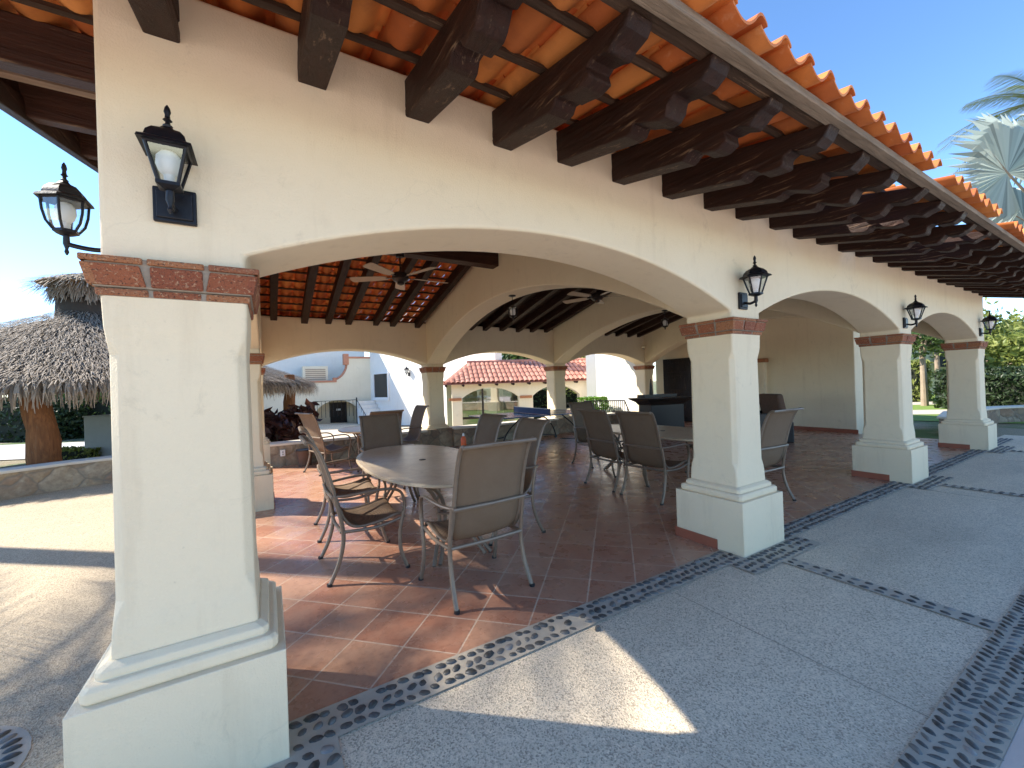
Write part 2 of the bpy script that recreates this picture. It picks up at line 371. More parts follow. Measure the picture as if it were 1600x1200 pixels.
# pebble borders: mortar strips with dark pebbles pressed into them
XC = [-.2855+3.9515*i for i in range(4)]; YC = 2.2536; YA = 6.453; YB = 10.064; HB = .3229
strips = [(.037, XC[1]-HB, 1.93, 2.14), (-.9, .22, 1.72, 1.93)]
for i in (1, 2, 3):
    strips += [(XC[i]-HB-.21, XC[i]+HB+.19, 1.72, 1.93), (XC[i]+HB, (XC[i+1]-HB) if i < 3 else 13.4, 1.93, 2.14)]
cross = [(3.51+3.95*k, 3.65+3.95*k, .61, 1.72) for k in range(3)]
edge = [(-3, 14.2, .40, .61)]
pm = MB(); pb = MB()
def pebble(x, y, L_, W_, ang, H_=.012, z=.002):
    n, c, s_ = 8, math.cos(ang), math.sin(ang); vs = []
    jit = [rnd.uniform(.85, 1.12) for _ in range(n)]
    for r, h in ((1., 0.), (.86, .55), (.5, .95)):
        for j in range(n):
            a = 2*math.pi*j/n; px, py = L_*r*jit[j]*math.cos(a), W_*r*jit[j]*math.sin(a)
            vs.append((x+px*c-py*s_, y+px*s_+py*c, z+H_*h))
    vs.append((x, y, z+H_))
    fs = [(k*n+j, k*n+(j+1) % n, (k+1)*n+(j+1) % n, (k+1)*n+j) for k in range(2) for j in range(n)]+[(2*n+j, 2*n+(j+1) % n, 3*n) for j in range(n)]
    pb.add(vs, fs, 0, True)
for k, (x0, x1, y0, y1) in enumerate(strips+cross+edge):
    zz = .004 if k < len(strips)+len(cross) else .005
    pm.add([(x0, y0, zz), (x1, y0, zz), (x1, y1, zz), (x0, y1, zz)], [(0, 1, 2, 3)])
for k, (x0, x1, y0, y1) in enumerate(strips):
    rows = 3; n = int((x1-x0)/.062)
    for r in range(rows):
        for i in range(n):
            if rnd.random() < .02: continue
            big = rnd.uniform(.8, 1.15)
            pebble(x0+(i+.5+rnd.uniform(-.16, .16)+(.3 if r % 2 else 0))*(x1-x0)/(n+.4), y0+.006+(r+.5+rnd.uniform(-.1, .1))*(y1-y0-.012)/rows, .031*big, rnd.uniform(.019, .024)*big, (.75 if r == 1 else -.55)+rnd.uniform(-.35, .35), rnd.uniform(.006, .014), .003)
for x0, x1, y0, y1 in cross:
    for r in range(2):
        for i in range(14): pebble(x0+(r+.5)*(x1-x0)/2+rnd.uniform(-.01, .01), y0+(i+.5)*(y1-y0)/14, rnd.uniform(.022, .032), rnd.uniform(.013, .019), R(90)+rnd.uniform(-.4, .4), .01, .003)
for r in range(4):
    n = 250
    for i in range(n):
        x = -.6+i*.0567+rnd.uniform(-.008, .008)+(r % 2)*.028
        pebble(x, .428+r*.052+rnd.uniform(-.006, .006), rnd.uniform(.024, .033), rnd.uniform(.010, .016), (.95 if r % 2 else 2.2)+rnd.uniform(-.25, .25), rnd.uniform(.008, .013), .004)
# rosette of pebbles in the plaza
for ri, rr in enumerate((.17, .25, .33)):
    n = int(rr*2*math.pi/.052)
    for i in range(n):
        a = 2*math.pi*i/n; pebble(-1.30+rr*math.cos(a), 2.55+rr*math.sin(a), .032, .015, a, .012, -.004)
mo = MB(); mo.lathe([(.385, 0), (.385, .001)], 32, (-1.30, 2.55, -.0055)); mo.build('rosette_mortar', PEBMORTAR)['kind'] = 'structure'
tag(pm.build('pebble_border', PEBMORTAR), kind='structure')
tag(pb.build('border_pebbles', PEBBLE), kind='stuff'); 
pb = MB(); pebble(0, 0, .026, .022, .4, .022, 0)
lp = pb.build('loose_pebble', PEBBLE, None, (1.68, 1.885, -.003)); tag(lp, 'dark loose pebble lying on the pavement just outside the pebble border', 'pebble')

# ------------------------------------------------------------------ the pavilion
PAV = thing('pavilion', 'open cream pavilion with arched walls, brick column capitals and clay tile roof', 'pavilion', (0, 0, 0))
YM = 6.159; SL = .235
def zr(y): return 2.885+SL*(min(y, 2*YM-y)-2.03)     # underside of the rafters
def ceil_z(y): return zr(y)+.20
def arc(s, s0, s1, sp, cr):
    c = (s0+s1)/2; w = (s1-s0)/2; h = cr-sp; r = (w*w+h*h)/(2*h)
    return cr-r+math.sqrt(max(0, r*r-(s-c)**2))
def arch_wall(name, segs, zt, fn, t0, t1, mat, zlow=2.006, extra=()):
    """segs: ('s',a,b) pier or ('a',a,b,spring,crown) opening"""
    pts = []
    for sg in segs:
        if sg[0] == 's':
            cut = [sg[1]]+[e for e in extra if sg[1] < e < sg[2]]+[sg[2]]
            pts += [(c, sg[3] if len(sg) > 3 else zlow) for c in cut]
        else:
            n = 26; ss = sorted(set([sg[1]+(sg[2]-sg[1])*k/n for k in range(n+1)]+[e for e in extra if sg[1] < e < sg[2]]))
            pts += [(s_, arc(s_, sg[1], sg[2], sg[3], sg[4])) for s_ in ss]
    cl = [pts[0]]
    for p in pts[1:]:
        if abs(p[0]-cl[-1][0])+abs(p[1]-cl[-1][1]) > 1e-5: cl.append(p)
    mb = MB()
    def q(s_, z, t): return fn(s_, t, z)
    colz = {}
    for s_, z in cl: colz.setdefault(round(s_, 5), set()).update((z, zt(s_)))
    for (a, za), (b, zb) in zip(cl, cl[1:]):
        mb.add([q(a, za, t0), q(b, zb, t0), q(b, zb, t1), q(a, za, t1)], [(0, 1, 2, 3)])
        if abs(a-b) > 1e-6:
            la = sorted(z for z in colz[round(a, 5)] if z >= za-1e-6); lb = sorted(z for z in colz[round(b, 5)] if z >= zb-1e-6)
            ring = [(a, z) for z in la[::-1]]+[(b, z) for z in lb]
            for t in (t0, t1): mb.add([q(s_, z, t) for s_, z in ring], [tuple(range(len(ring)))])
            mb.add([q(a, zt(a), t0), q(b, zt(b), t0), q(b, zt(b), t1), q(a, zt(a), t1)], [(0, 1, 2, 3)])
    for s_, z in (cl[0], cl[-1]):
        lz = sorted(colz[round(s_, 5)]); lz = [k for k in lz if k >= z-1e-6]
        ring = [(k, t0) for k in lz]+[(k, t1) for k in lz[::-1]]
        mb.add([q(s_, k, t) for k, t in ring], [tuple(range(len(ring)))])
    return mb.build(name, mat, PAV, merge=True, bevel=.018, seg=3)
hw = .222
XE = XC[3]+hw
seg = [('s', XC[0]-hw, XC[0]+hw)]
for i in range(3): seg += [('a', XC[i]+hw, XC[i+1]-hw, 2.075, 2.425), ('s', XC[i+1]-hw, XC[i+1]+hw)]
arch_wall('front_wall', seg, lambda s: ceil_z(2.03)+.015, lambda s, t, z: (s, t, z), 2.03, 2.475, CREAM)
arch_wall('back_wall', seg, lambda s: ceil_z(2.03)+.015, lambda s, t, z: (s, t, z), 2*YM-2.475, 2*YM-2.03, CREAM)
y0, y1 = 2.475, 2*YM-2.475
arch_wall('side_wall', [('a', y0, YA-hw, 2.075, 2.425), ('s', YA-hw, YA+hw), ('a', YA+hw, y1, 2.075, 2.40)], lambda s: ceil_z(s)-.004, lambda s, t, z: (t, s, z), XC[0]-hw+.003, XC[0]+hw-.003, CREAM, extra=(YM,))
for i in (1, 2, 3):
    arch_wall('cross_wall', [('a', y0, y1, 2.075, 3.04)], lambda s: ceil_z(s)-.004, lambda s, t, z: (t, s, z), XC[i]-hw+.003, XC[i]+hw-.003, CREAM, extra=(YM,))

# columns: each is a shaft with base and capital
def octa(h, c): return [(-h+c, -h), (h-c, -h), (h, -h+c), (h, h-c), (h-c, h), (-h+c, h), (-h, h-c), (-h, -h+c)]
def loft(mb, secs, mat=0):
    n = len(secs[0][1]); vs = [(x, y, z) for z, p in secs for x, y in p]
    fs = [(k*n+j, k*n+(j+1) % n, (k+1)*n+(j+1) % n, (k+1)*n+j) for k in range(len(secs)-1) for j in range(n)]
    fs += [tuple(range(n))[::-1], tuple((len(secs)-1)*n+j for j in range(n))]
    mb.add(vs, fs, mat)
shaft = MB(); loft(shaft, [(.53, octa(.229, .010)), (.64, octa(.225, .010)), (.69, octa(.221, .012)), (.75, octa(.219, .034)), (1.66, octa(.215, .034)), (1.72, octa(.218, .012)), (1.76, octa(.222, .010)), (1.885, octa(.226, .010))])
base = MB(); base.box((0, 0, .217), (.6458, .6458, .464))
loft(base, [(.449, octa(.292, .02)), (.462, octa(.297, .02)), (.492, octa(.297, .02)), (.505, octa(.285, .02)), (.506, octa(.262, .02)), (.515, octa(.266, .02)), (.535, octa(.264, .02)), (.552, octa(.236, .02))])
cap = MB()
for z0, z1, h0, h1, mt in ((1.873, 1.905, .228, .229, 1), (1.905, 2.010, .240, .259, 1)):
    cap.box((0, 0, (z0+z1)/2), (2*h0, 2*h0, z1-z0), 1, None, h1/h0)
for sd in range(4):
    rot = Matrix.Rotation(sd*math.pi/2, 3, 'Z'); bw = .172
    for z0, z1, ho, hi in ((1.876, 1.902, .234, .236), (1.910, 1.984, .250, .266), (1.990, 2.013, .270, .270)):
        for k in (-1, 0, 1):
            w0 = (ho*2/3)*.5-.0045; xx = k*ho*2/3+rnd.uniform(-.004, .004); j = rnd.uniform(-.003, .003)
            if abs(k) == 1: xx = k*(ho-w0-.001)
            pts = []
            for zz, hh in ((z0, ho+j), (z1, hi+j)):
                for ax, ay in ((-w0, -hh), (w0, -hh), (w0, -hh+.03), (-w0, -hh+.03)): pts.append(rot @ Vector((xx+ax+(0 if abs(k) == 0 else k*(hh-ho)), ay, zz)))
            cap.add(pts, [(0, 3, 2, 1), (4, 5, 6, 7), (0, 1, 5, 4), (1, 2, 6, 5), (2, 3, 7, 6), (3, 0, 4, 7)], 0)
def column(x, y, proto=None, stone=False):
    if proto is None:
        c = shaft.build('column', COLW, PAV, (x, y, 0), bevel=.008)
        base.build('column_base', COLW, c, bevel=.008, seg=3); cap.build('capital', [BRICKM, MORTAR], c, bevel=.005)
        return c
    c = copy_tree(proto, PAV); c.location = (x, y, 0); return c
P0 = column(XC[0], YC)
for i in (1, 2, 3): column(XC[i], YC, P0)
column(XC[0], YA, P0)
for i in range(4): column(XC[i], YB, P0)
# terracotta skirting round the inner part of each base
sk = MB()
for x, y, ya in [(XC[i], YC, YC-.09) for i in (1, 2, 3)]+[(XC[0], YA, YA-HB)]:
    h = HB+.011
    sk = MB(); sk.bx(x-h, x-h+.010, ya, y+h, .001, .085); sk.bx(x+h-.010, x+h, ya, y+h, .001, .085); sk.bx(x-h+.010, x+h-.010, y+h-.010, y+h, .001, .085); sk.build('skirting', SKIRT, PAV)
sk = MB(); sk.bx(12.435, 12.449, 4.25, 9.8, .001, .10); sk.build('skirting', SKIRT, PAV)

# rafters with scrolled ends
RX = [.2+.4939*k for k in range(-1, 25)]
RW = .061
def rafter_profile(ridge=True):
    pr = [(YM-.03, zr(YM-.03)+.2)] if ridge else []
    b = lambda y: zr(y)
    pr = [(YM-.035, b(YM-.035)), (1.47, b(1.47)), (1.44, b(1.44)+.012), (1.425, b(1.42)+.034), (1.40, b(1.40)+.044), (1.37, b(1.37)+.040), (1.33, b(1.33)+.020), (1.28, b(1.28)+.012),
          (1.235, b(1.235)+.022), (1.205, b(1.2)+.048), (1.195, b(1.195)+.082), (1.175, b(1.175)+.098), (1.14, b(1.14)+.092), (1.09, b(1.09)+.088), (1.045, b(1.045)+.105), (1.01, b(1.01)+.14), (.985, b(.985)+.165), (.975, b(.975)+.195), (YM-.035, b(YM-.035)+.195)]
    return pr
def rafter_mesh(back):
    pr = rafter_profile(); q = []
    for k, (y, z) in enumerate(pr):
        if 1 <= k <= 17: y += rnd.uniform(-.012, .012); z += rnd.uniform(-.010, .010)
        if k == 0:
            q.append((y, z))
            for y2 in [YM-.4-.45*n_ for n_ in range(9)]: q.append((y2, zr(y2)+rnd.uniform(-.005, .005)))
        else: q.append((y, z))
    m = MB(); w = RW*rnd.uniform(.94, 1.06)
    m.prism([((2*YM-y) if back else y, z) for y, z in q], lambda p, t: (t+rnd.uniform(-.003, .003), p[0], p[1]), -w, w); return m
VAR = []
for k, x in enumerate(RX):
    for bk in (0, 1):
        if k < 7: c = rafter_mesh(bk).build('rafter', DWOOD, PAV, bevel=.008); VAR.append(c)
        else: c = copy_tree(VAR[2*((k*3+1) % 7)+bk], PAV)
        c.location = (x+rnd.uniform(-.014, .014), rnd.uniform(-.025, .025), rnd.uniform(-.005, .005)); c.rotation_euler = (rnd.uniform(-.002, .002), rnd.uniform(-.015, .015), rnd.uniform(-.004, .004))
rb = MB(); rb.bx(-1.24, 12.3, YM-.11, YM+.11, 3.53, 3.86); rb.build('ridge_beam', DWOODX, PAV, bevel=.01)
# gable overhang on the left: lookout beams and barge boards
lk = MB(); lk.box((0, 0, 0), (.80, .15, .215)); l0 = None
for k, (y, dz) in enumerate(((2.86, .02), (3.75, .0), (4.65, 0), (5.5, 0), (7.0, 0), (8.2, 0), (9.3, 0))):
    if l0 is None: l0 = lk.build('lookout_beam', DWOODX, PAV, bevel=.01); c = l0
    else: c = copy_tree(l0, PAV)
    c.location = (-.87, y, zr(y)+.105+dz); c.rotation_euler = (R(13) if y < YM else R(-13), 0, 0)
lw = MB(); lw.box((0, 0, 0), (.74, .10, .03)); c = lw.build('soffit_board', LWOOD, PAV, (-.87, 3.13, zr(3.13)+.06)); c.rotation_euler = (R(13), 0, 0)
for sgn in (0, 1):
    bb = MB(); f_ = (lambda y: y) if sgn == 0 else (lambda y: 2*YM-y)
    bb.prism([(.96, zr(.96)-.03), (YM, zr(YM)-.03), (YM, zr(YM)+.11), (.96, zr(.96)+.11)], lambda p, t: (t, f_(p[0]), p[1]), -1.30, -1.235)
    bb.prism([(.94, zr(.94)+.11), (YM, zr(YM)+.11), (YM, zr(YM)+.235), (.94, zr(.94)+.235)], lambda p, t: (t, f_(p[0]), p[1]), -1.315, -1.25)
    bb.build('barge_board', DWOOD, PAV, bevel=.006)
# battens and fascia
for k, y in enumerate([.895+.331*i for i in range(1, 16)]):
    for f_ in ((lambda y: y), (lambda y: 2*YM-y)):
        b = MB(); yy = f_(y); path = []
        for x in [-1.2+.6*i for i in range(23)]: path.append((x, yy+rnd.uniform(-.01, .01), zr(yy)+.217+rnd.uniform(-.003, .003)))
        b.tube(path, .021, 6); b.build('batten', BWOOD, PAV)
fa = MB(); fa.bx(-1.32, 12.34, .925, .985, 2.828, 2.868); fa.build('fascia', GWOOD, PAV, bevel=.004)
fa = MB(); fa.bx(-1.32, 12.34, .985, 1.05, 2.842, 2.884); fa.build('fascia', BWOOD, PAV, bevel=.004)
fa = MB(); fa.bx(-1.32, 12.34, 2*YM-.985, 2*YM-.925, 2.828, 2.868); fa.build('fascia', GWOOD, PAV)
# dark boarding over the inner bays
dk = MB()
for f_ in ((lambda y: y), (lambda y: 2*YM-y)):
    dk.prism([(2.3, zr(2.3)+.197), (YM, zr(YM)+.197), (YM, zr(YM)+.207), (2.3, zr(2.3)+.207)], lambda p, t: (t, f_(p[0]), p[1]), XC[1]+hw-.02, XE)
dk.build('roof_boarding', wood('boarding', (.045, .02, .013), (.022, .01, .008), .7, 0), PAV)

# clay roof tiles: S-profile, laid in courses
def tile_field(mb, x0, x1, side, courses, pitch=.208, expo=.34, y_first=.86, zoff=.262):
    n = int((x1-x0)/pitch); NP = 14
    prof = []
    for j in range(NP+1):
        t = j/NP; a = t*2*math.pi
        prof.append((t*(pitch+.034)-.017, -.044*math.sin(math.pi*t/.64) if t < .64 else .040*math.sin(math.pi*(t-.64)/.36*.9)))
    slope = math.atan(SL); cs, sn = math.cos(slope), math.sin(slope)
    for ci in range(courses):
        for i in range(n):
            xb = x0+i*pitch; jy = rnd.uniform(-.006, .006); jz = rnd.uniform(-.003, .003)
            d0 = ci*expo+jy; d1 = d0+expo+.06
            vs = []
            for lay in (0, 1):
                for dd, lift in ((d0, .030), (d1, .0)):
                    y = y_first+dd*cs
                    for px, pz in prof:
                        z = zr(.86)+zoff+(dd)*sn+lift+pz+jz+.013*lay; yy = y if side == 0 else 2*YM-y
                        vs.append((xb+px*(1 if lift else .97), yy, z))
            m = NP+1; fs = []
            for j in range(NP):
                fs += [(j, j+1, m+j+1, m+j), (2*m+j, 3*m+j, 3*m+j+1, 2*m+j+1), (j, 2*m+j, 2*m+j+1, j+1), (m+j, m+j+1, 3*m+j+1, 3*m+j)]
            fs += [(0, m, 3*m, 2*m), (NP, 2*m+NP, 3*m+NP, m+NP)]
            mb.add(vs, fs, 0, True)
for x0, x1, sd, cn in ((-1.36, 4.06, 0, 16), (4.34, 5.88, 0, 3), (6.25, 12.4, 0, 3), (3.66, 12.4, 0, 13), (-1.36, 12.4, 1, 16)):
    mb = MB(); 
    if cn == 13: tile_field(mb, x0, x1, 0, 13, y_first=.86+3*.34*math.cos(math.atan(SL)), zoff=.262+3*.34*math.sin(math.atan(SL)))
    else: tile_field(mb, x0, x1, sd, cn)
    mb.build('roof_tiles', ROOFT, PAV, angle=50)
rc = MB()
for i in range(34):
    x = -1.36+i*.405; rc.lathe([(.11, 0), (.105, .43)], 12, (0, 0, 0))
    n_ = 24; m_ = Matrix.Translation((x, YM, zr(YM)+.25)) @ Matrix.Rotation(R(90), 4, 'Y')
    for q in range(len(rc.v)-n_, len(rc.v)): rc.v[q] = tuple(m_ @ Vector(rc.v[q]))
rc.build('ridge_tiles', ROOFT, PAV)
# right-hand end: solid block with the door, and the pilaster
eb = MB(); eb.bx(12.45, 15.5, 4.28, 10.3, -1.4, 3.9); eb.build('end_wall', CREAM, PAV, bevel=.02)
pl_ = MB(); pl_.bx(12.30, 12.47, 6.35, 6.62, 0, 1.9); pl_.bx(12.24, 12.47, 6.29, 6.68, 1.9, 2.01, 1); pl_.build('pilaster', [CREAM, BRICKM], PAV, bevel=.01)
dr = MB(); dr.bx(12.40, 12.449, 8.80, 9.92, .02, 2.22)
door = dr.build('door', DOORM, PAV, bevel=.006)
dp = MB()
for z0, z1 in ((.2, 1.0), (1.12, 1.62)): dp.bx(12.385, 12.402, 8.98, 9.74, z0, z1)
dp.prism([(8.98, 1.74), (9.74, 1.74), (9.74, 1.95), (9.6, 2.05), (9.36, 2.09), (9.12, 2.05), (8.98, 1.95)], lambda p, t: (t, p[0], p[1]), 12.385, 12.402)
dp.build('door_panel', DOORM, door, bevel=.012)
dh = MB(); dh.tube([(12.40, 8.9, 1.05), (12.34, 8.9, 1.05), (12.34, 9.02, 1.05)], .012); dh.build('handle', IRON, door)

# ------------------------------------------------------------------ wall lanterns
def lantern(name, label, loc, rz, n, curved, group='black wall lanterns on the pavilion', scale=1., pj=.13, pw=.125):
    """local: wall plane at y=0, lamp projects along -y; z=0 at backplate centre"""
    t = thing(name, label, 'wall lamp', loc, rz, group); t.scale = (scale*(.8 if curved else 1), scale*(.85 if curved else 1), scale)
    b = MB(); b.box((0, -.012, 0), (pw, .022, .155)); b.box((0, -.026, 0), (pw-.025, .012, .125)); b.build('backplate', IRON, t, bevel=.008, seg=3)
    a = MB(); a.tube(bez([(0, -.03, -.02), (0, -pj*.6, -.035), (0, -pj+.006, -.02), (0, -pj, .0)], 5), .012, 8)
    a.tube([(0, -pj, -.075), (0, -pj, -.06), (0, -pj, -.045), (0, -pj, -.02), (0, -pj, .03)], [.004, .011, .007, .016, .014], 10); a.build('arm', IRON, t)
    C = (0, -pj, 0); ro = math.pi/n+math.pi/2
    if curved: pr = [(.055, .045), (.082, .08), (.096, .13), (.102, .19)]
    else: pr = [(.047, .045), (.062, .09), (.078, .14), (.094, .19)]
    c = MB(); c.lathe([(.02, .02), (.035, .025), (.058, .035), (.058, .048), (.045, .05)], n, C, 0, False, ro)
    for j in range(n):
        an = 2*math.pi*j/n+ro
        c.tube([(C[0]+r*math.cos(an), C[1]+r*math.sin(an), z) for r, z in pr], .0068, 6)
    c.lathe([(.098, .184), (.106, .19), (.106, .197), (.09, .2)], n, C, 0, False, ro); c.build('cage', IRON, t)
    gl = MB(); gl.v = []; vs = []
    for r, z in pr:
        for j in range(n): an = 2*math.pi*j/n+ro; vs.append((C[0]+(r-.004)*math.cos(an), C[1]+(r-.004)*math.sin(an), z))
    gl.add(vs, [(k*n+j, k*n+(j+1) % n, (k+1)*n+(j+1) % n, (k+1)*n+j) for k in range(len(pr)-1) for j in range(n)]); gl.build('glass', GLASS, t)
    bu = MB(); bu.lathe([(.018, .05), (.02, .085), (.036, .10), (.046, .13), (.044, .16), (.028, .182), (.005, .186)], 14, C); bu.build('bulb', FROST, t)
    ro_ = MB(); ro_.lathe([(.128, .192), (.122, .204), (.098, .215), (.090, .238), (.066, .262), (.034, .276), (.020, .29)], n, C, 0, False, ro)
    ro_.lathe([(.014, .285), (.018, .298), (.010, .305), (.008, .315), (.017, .322), (.010, .33), (.009, .345), (.013, .358), (.009, .376), (.002, .388)], 10, C); ro_.build('lamp_roof', IRON, t)
    return t
ZL = 2.165
lantern('wall_lantern', 'large black four sided wall lantern on the near pier, nearest of the facade lanterns', (-.285, 2.03, ZL+.07), 0, 4, False, scale=.86, pw=.155)
lantern('wall_lantern', 'black wall lantern above the second column from the left along the facade', (XC[1]-.06, 2.03, ZL), 0, 6, False, scale=.95)
lantern('wall_lantern', 'black wall lantern above the third column along the facade', (XC[2]-.06, 2.03, ZL), 0, 6, False, scale=.95)
lantern('wall_lantern', 'smallest looking black wall lantern at the far right end of the facade', (XC[3]-.10, 2.03, ZL+.02), 0, 6, False, scale=1.0)
lantern('wall_lantern', 'black bulbous wall lantern on the left side wall against blue sky', (XC[0]-hw, 2.53, 2.20), R(-90), 6, True, scale=.88, pj=.305)
# hanging lanterns and ceiling fans
def hang_lantern(loc, label):
    t = thing('hanging_lantern', label, 'lantern', loc, 0, 'small lanterns hung from the cross arches')
    m = MB(); m.lathe([(.06, 0), (.065, -.015), (.02, -.03)], 14); m.tube([(0, 0, -.02), (0, 0, -.17)], .006, 6); m.build('canopy', IRON, t)
    m = MB(); m.lathe([(.012, -.16), (.05, -.19), (.085, -.205), (.085, -.212)], 12)
    for j in range(6):
        a = j*math.pi/3; m.tube([(.078*math.cos(a), .078*math.sin(a), -.21), (.09*math.cos(a), .09*math.sin(a), -.28), (.055*math.cos(a), .055*math.sin(a), -.36)], .007, 6)
    m.lathe([(.06, -.35), (.06, -.365), (.02, -.385), (.012, -.40), (.016, -.41), (.002, -.43)], 12); m.build('cage', IRON, t)
    m = MB(); m.lathe([(.02, -.22), (.045, -.24), (.05, -.30), (.035, -.35)], 12); m.build('shade', FROST, t)
hang_lantern((XC[1], 6.0, 3.035), 'small hanging lantern under the first cross arch, nearer the camera')
hang_lantern((XC[2], 6.0, 3.035), 'small hanging lantern under the second cross arch, deeper in the pavilion')
def fan(loc, label, a0):
    t = thing('ceiling_fan', label, 'ceiling fan', loc, a0, 'ceiling fans under the ridge beam')
    m = MB(); m.lathe([(.06, .36), (.06, .30), (.02, .29)], 14); m.tube([(0, 0, .3), (0, 0, .06)], .012, 8); m.build('downrod', DARKMETAL, t)
    m = MB(); m.lathe([(.03, .08), (.10, .06), (.12, .02), (.12, -.03), (.09, -.06), (.05, -.07), (.05, -.10), (.02, -.115)], 18); m.build('motor', DARKMETAL, t)
    bl = MB(); rot = Matrix.Rotation(R(12), 3, 'X')
    bl.add([rot @ Vector(p) for p in [(.2, -.045, .004), (.3, -.065, .004), (.70, -.08, .004), (.74, -.065, .004), (.75, 0, .004), (.74, .065, .004), (.70, .08, .004), (.3, .065, .004), (.2, .045, .004)]+[(.2, -.045, -.004), (.3, -.065, -.004), (.70, -.08, -.004), (.74, -.065, -.004), (.75, 0, -.004), (.74, .065, -.004), (.70, .08, -.004), (.3, .065, -.004), (.2, .045, -.004)]],
           [tuple(range(9)), tuple(range(9, 18))[::-1]]+[(i, (i+1) % 9, 9+(i+1) % 9, 9+i) for i in range(9)])
    bl.box((.15, 0, -.004), (.14, .03, .006), 1)
    b0 = bl.build('blade', [FANW, DARKMETAL], t)
    for k in range(1, 5): c = copy_tree(b0, t); c.rotation_euler = (0, 0, k*2*math.pi/5)
fan((1.74, YM-.16, 3.14), 'ceiling fan with pale wooden blades below lit orange roof tiles', .05)
fan((5.62, YM-.16, 3.17), 'ceiling fan in the darker middle bay behind the first cross arch', .7)

# ------------------------------------------------------------------ furniture
def make_chair(mat=TANMETAL):
    t = thing('patio_chair', 'x', 'chair', (0, 0, 0), 0, 'brown sling patio chairs')
    rail = [(-.45, 1.055), (-.425, 1.06), (-.385, 1.03), (-.335, .93), (-.285, .78), (-.245, .62), (-.20, .48), (-.14, .405), (-.05, .385), (.10, .40), (.20, .425), (.255, .425), (.285, .395)]
    xw = .262
    S = bez([(0, y, z) for y, z in rail], 4)
    s = MB(); vs = []; nx_ = 9
    for k, p in enumerate(S[1:-1]):
        for i in range(nx_):
            f = -1+2*i/(nx_-1); sag = .022*(1-f*f)
            vs.append((f*xw, p.y-(sag if p.z > .5 else 0)*.7, p.z-(sag if p.z < .5 else 0)))
    nk = len(S)-2
    s.add(vs, [(k*nx_+i, k*nx_+i+1, (k+1)*nx_+i+1, (k+1)*nx_+i) for k in range(nk-1) for i in range(nx_-1)], 0, True)
    so = s.build('sling', SLING, t); md = so.modifiers.new('thick', 'SOLIDIFY'); md.thickness = .005; md.offset = 0
    tb = MB(); tb.tube([(-xw-.02, S[1].y, S[1].z), (xw+.02, S[1].y, S[1].z)], .014, 8); tb.build('top_bar', mat, t)
    for sx in (-1, 1):
        r = MB(); r.tube([(sx*(xw+.008), p.y, p.z) for p in S], .0165, 8, 0, .75); r.build('side_rail', mat, t)
        a = MB(); a.tube(bez([(sx*.272, -.265, .64), (sx*.315, -.16, .645), (sx*.335, 0, .655), (sx*.33, .15, .65), (sx*.318, .24, .615), (sx*.31, .275, .54), (sx*.31, .27, .45)], 5), [.016]*31, 8, 0, .7); a.build('armrest', mat, t)
        l = MB(); l.tube(bez([(sx*.31, .27, .46), (sx*.312, .235, .30), (sx*.318, .235, .15), (sx*.325, .285, .0)], 6), .0155, 8); lo = l.build('leg', mat, t)
        c = MB(); c.lathe([(.02, .0), (.02, .018)], 8, (sx*.325, .285, 0)); c.build('foot_glide', BLACKP, lo)
        l = MB(); l.tube(bez([(sx*.285, -.255, .645), (sx*.287, -.215, .45), (sx*.288, -.205, .30), (sx*.292, -.245, .14), (sx*.30, -.315, .0)], 6), .0165, 8); lo = l.build('leg', mat, t)
        c = MB(); c.lathe([(.021, .0), (.021, .018)], 8, (sx*.30, -.315, 0)); c.build('foot_glide', BLACKP, lo)
        b = MB(); b.tube(bez([(sx*.30, .25, .40), (sx*.292, .05, .36), (sx*.288, -.21, .37)], 5), .013, 8); b.build('seat_brace', mat, t)
    for y, z in ((-.272, .635), (-.215, .37)):
        b = MB(); b.tube([(-.285, y, z), (0, y-.012, z), (.285, y, z)], .0135, 8); b.build('crossbar', mat, t)
    return t
CH = make_chair()
used = [False]
def chair(x, y, deg, label):
    c = CH if not used[0] else copy_tree(CH); used[0] = True
    c.location = (x, y, .001); c.scale = (1.02, 1, 1.045); c.rotation_euler = (0, 0, R(deg)); c['label'] = label; return c
chair(1.33, 2.855, 2, 'sling chair nearest the camera, its tan back turned to us at the near table')
chair(.685, 3.74, -90, 'sling chair side on at the left of the near table, nearer of the two there')
chair(.73, 4.78, -92, 'sling chair at the left of the near table, behind the nearer side on chair')
chair(2.06, 3.72, 86, 'dark backed sling chair at the right of the near table, closest to the near chair')
chair(2.12, 4.72, 92, 'sling chair at the right of the near table, farther from the camera')
chair(1.42, 5.80, 180, 'brown sling chair at the far end of the near table, facing the camera')
chair(5.07, 2.80, -3, 'sling chair partly hidden right of the second column, its back to the pavement')
chair(4.30, 3.62, -86, 'sling chair left of the middle table, the one closest to the second column')
chair(4.31, 4.34, -93, 'sling chair left of the middle table, farther left of its pair')
chair(5.15, 5.66, 178, 'sling chair at the far end of the middle table, mostly hidden behind others')
chair(5.98, 3.85, 88, 'dark sling chair at the right of the middle table, seen left of the second column')
chair(.95, 8.35, -70, 'dark sling chair at the far left table near the stone wall')
chair(2.45, 8.55, 95, 'dark sling chair at the far left table, seen beside the back column')
chair(1.75, 7.65, 5, 'sling chair on the camera side of the far left table')
